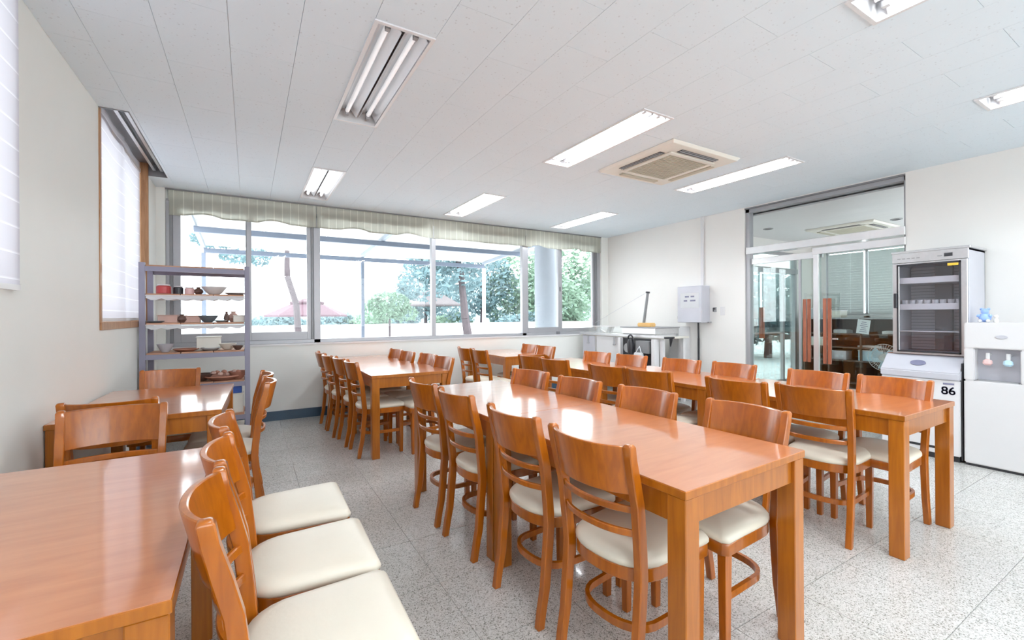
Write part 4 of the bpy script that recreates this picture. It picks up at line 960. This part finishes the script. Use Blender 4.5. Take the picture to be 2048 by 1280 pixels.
# trees
def leaves(rng, blobs, n, size):
    m = MB(); tot = sum(b[3]*b[4]*b[5] for b in blobs)
    for (cx, cy, cz_, rx, ry, rz_) in blobs:
        for _ in range(int(n*rx*ry*rz_/tot)):
            while True:
                p = Vector((rng.uniform(-1, 1), rng.uniform(-1, 1), rng.uniform(-1, 1)))
                if p.length < 1: break
            p = p.normalized()*(.45+.55*p.length)
            c = Vector((cx+p.x*rx, cy+p.y*ry, cz_+p.z*rz_)); a = Vector((rng.gauss(0, 1), rng.gauss(0, 1), rng.gauss(0, 1))).normalized(); b_ = a.orthogonal().normalized(); s = size*rng.uniform(.6, 1.3)
            m.add([c-a*s, c+b_*s*.5, c+a*s, c-b_*s*.5], [(0, 1, 2, 3)])
    return m
def tree(name, label, loc, trunk, blobs, n, size, mt, seed, group='trees outside the window'):
    t = thing(name, label, 'tree', loc, 0, group); tr = MB()
    for (p, r), (q, r_) in zip(trunk, trunk[1:]): tr.cyl(p, q, r, r_, 8)
    obj('trunk', tr, 'bark', t, smooth=True)
    o = obj('foliage', leaves(random.Random(seed), blobs, n, size), mt, t); o['kind'] = 'stuff'; return t
tree('pine_tree', 'tall blue green pine leaning behind the canopy, in the middle panes', (5.7, 12.6, 0), [((.3, 0, -.05), .16), ((.1, 0, 1.2), .13), ((0, .1, 2.6), .10), ((-.3, .2, 4.2), .06)],
     [(-.1, .5, 2.5, 1.0, .9, .45), (-1.2, 0, 2.2, .7, .8, .5), (.2, .6, 3.2, 1.5, 1.2, .6), (-.9, .4, 2.9, .8, .8, .4)], 2600, .10, 'leafB', 1)
tree('pine_tree', 'thin leaning pine trunk with dark crown behind the left window', (.95, 12.4, 0), [((.18, 0, -.05), .09), ((.08, 0, 1.6), .075), ((-.12, 0, 2.3), .07), ((-.12, 0, 3.2), .05), ((-.9, 0, 3.3), .04)],
     [(-1.15, 0, 2.72, .42, .4, .16), (-.75, 0, 2.75, .3, .4, .22), (-1.6, 0, 3.1, .5, .5, .2)], 700, .07, 'leafB', 2)
tree('round_garden_tree', 'small round pale green tree beside the canopy middle post', (3.55, 13, 0), [((0, 0, -.05), .035), ((0, 0, 1.2), .03)], [(0, 0, 1.6, .62, .5, .42), (-.4, .2, 1.45, .35, .4, .35), (.45, 0, 1.35, .4, .3, .25)], 1500, .07, 'leafA', 3)
wood_spots = [(9.6, 19, 5.2, 'B', 'tall dark tree right behind the white parasol'), (11.8, 19, 5.0, 'A', 'pale leafy tree seen through the right middle pane'), (14.2, 19.5, 6.0, 'A', 'tall pale tree behind the round column'),
              (8.2, 23, 4.6, 'B', 'distant dark tree left of the white parasol top'), (16.6, 19, 6.0, 'A', 'tall pale tree in the rightmost window pane'), (19.5, 21, 7.0, 'A', 'large pale tree farthest right outside'), (12.8, 17.4, 3.4, 'A', 'bushy low tree by the garden wall before the column'), (13.6, 7.6, 2.6, 'B', 'added shrub tree darkening the view through the next room entrance glass')]  # last tree added to tone down the bright entrance glass
for k, (x, y, h_, c_, lab) in enumerate(wood_spots):
    tree('woodland_tree', lab, (x, y, 0), [((0, 0, -.05), .12), ((.1, 0, h_*.8), .05)], [(0, 0, h_*.62, 1.5, 1.3, h_*.36), (-.9, .3, h_*.42, 1.0, 1.0, h_*.28), (1.0, 0, h_*.45, 1.0, 1.0, h_*.3)], 2200, .15, 'leaf'+c_, 10+k)
bush_spots = [(2.9, 21, 'low bush behind the garden wall left of the middle post'), (4.6, 21, 'low bush behind the garden wall under the round tree'), (6.3, 22, 'low bush behind the garden wall below the parasol'), (8.4, 20, 'low bush behind the garden wall right of the parasol'), (10.4, 17, 'leafy bush rising over the wall at the right canopy post'), (13.0, 17.4, 'leafy bush over the wall near the window corner'), (.9, 22, 'low bush behind the garden wall under the pink parasol')]
for k, (x, y, lab) in enumerate(bush_spots):
    t = thing('garden_bush', lab, 'bush', (x, y, 0), 0, 'bushes behind the garden wall')
    o = obj('foliage', leaves(random.Random(40+k), [(0, 0, .75, 1.2, .8, .62), (.6, 0, 1.0, .6, .6, .5)], 1100, .12), 'leafA' if k % 2 else 'leafB', t); o['kind'] = 'stuff'
    obj('stem', MB().cyl((0, 0, -.05), (0, 0, .6), .04), 'bark', t)
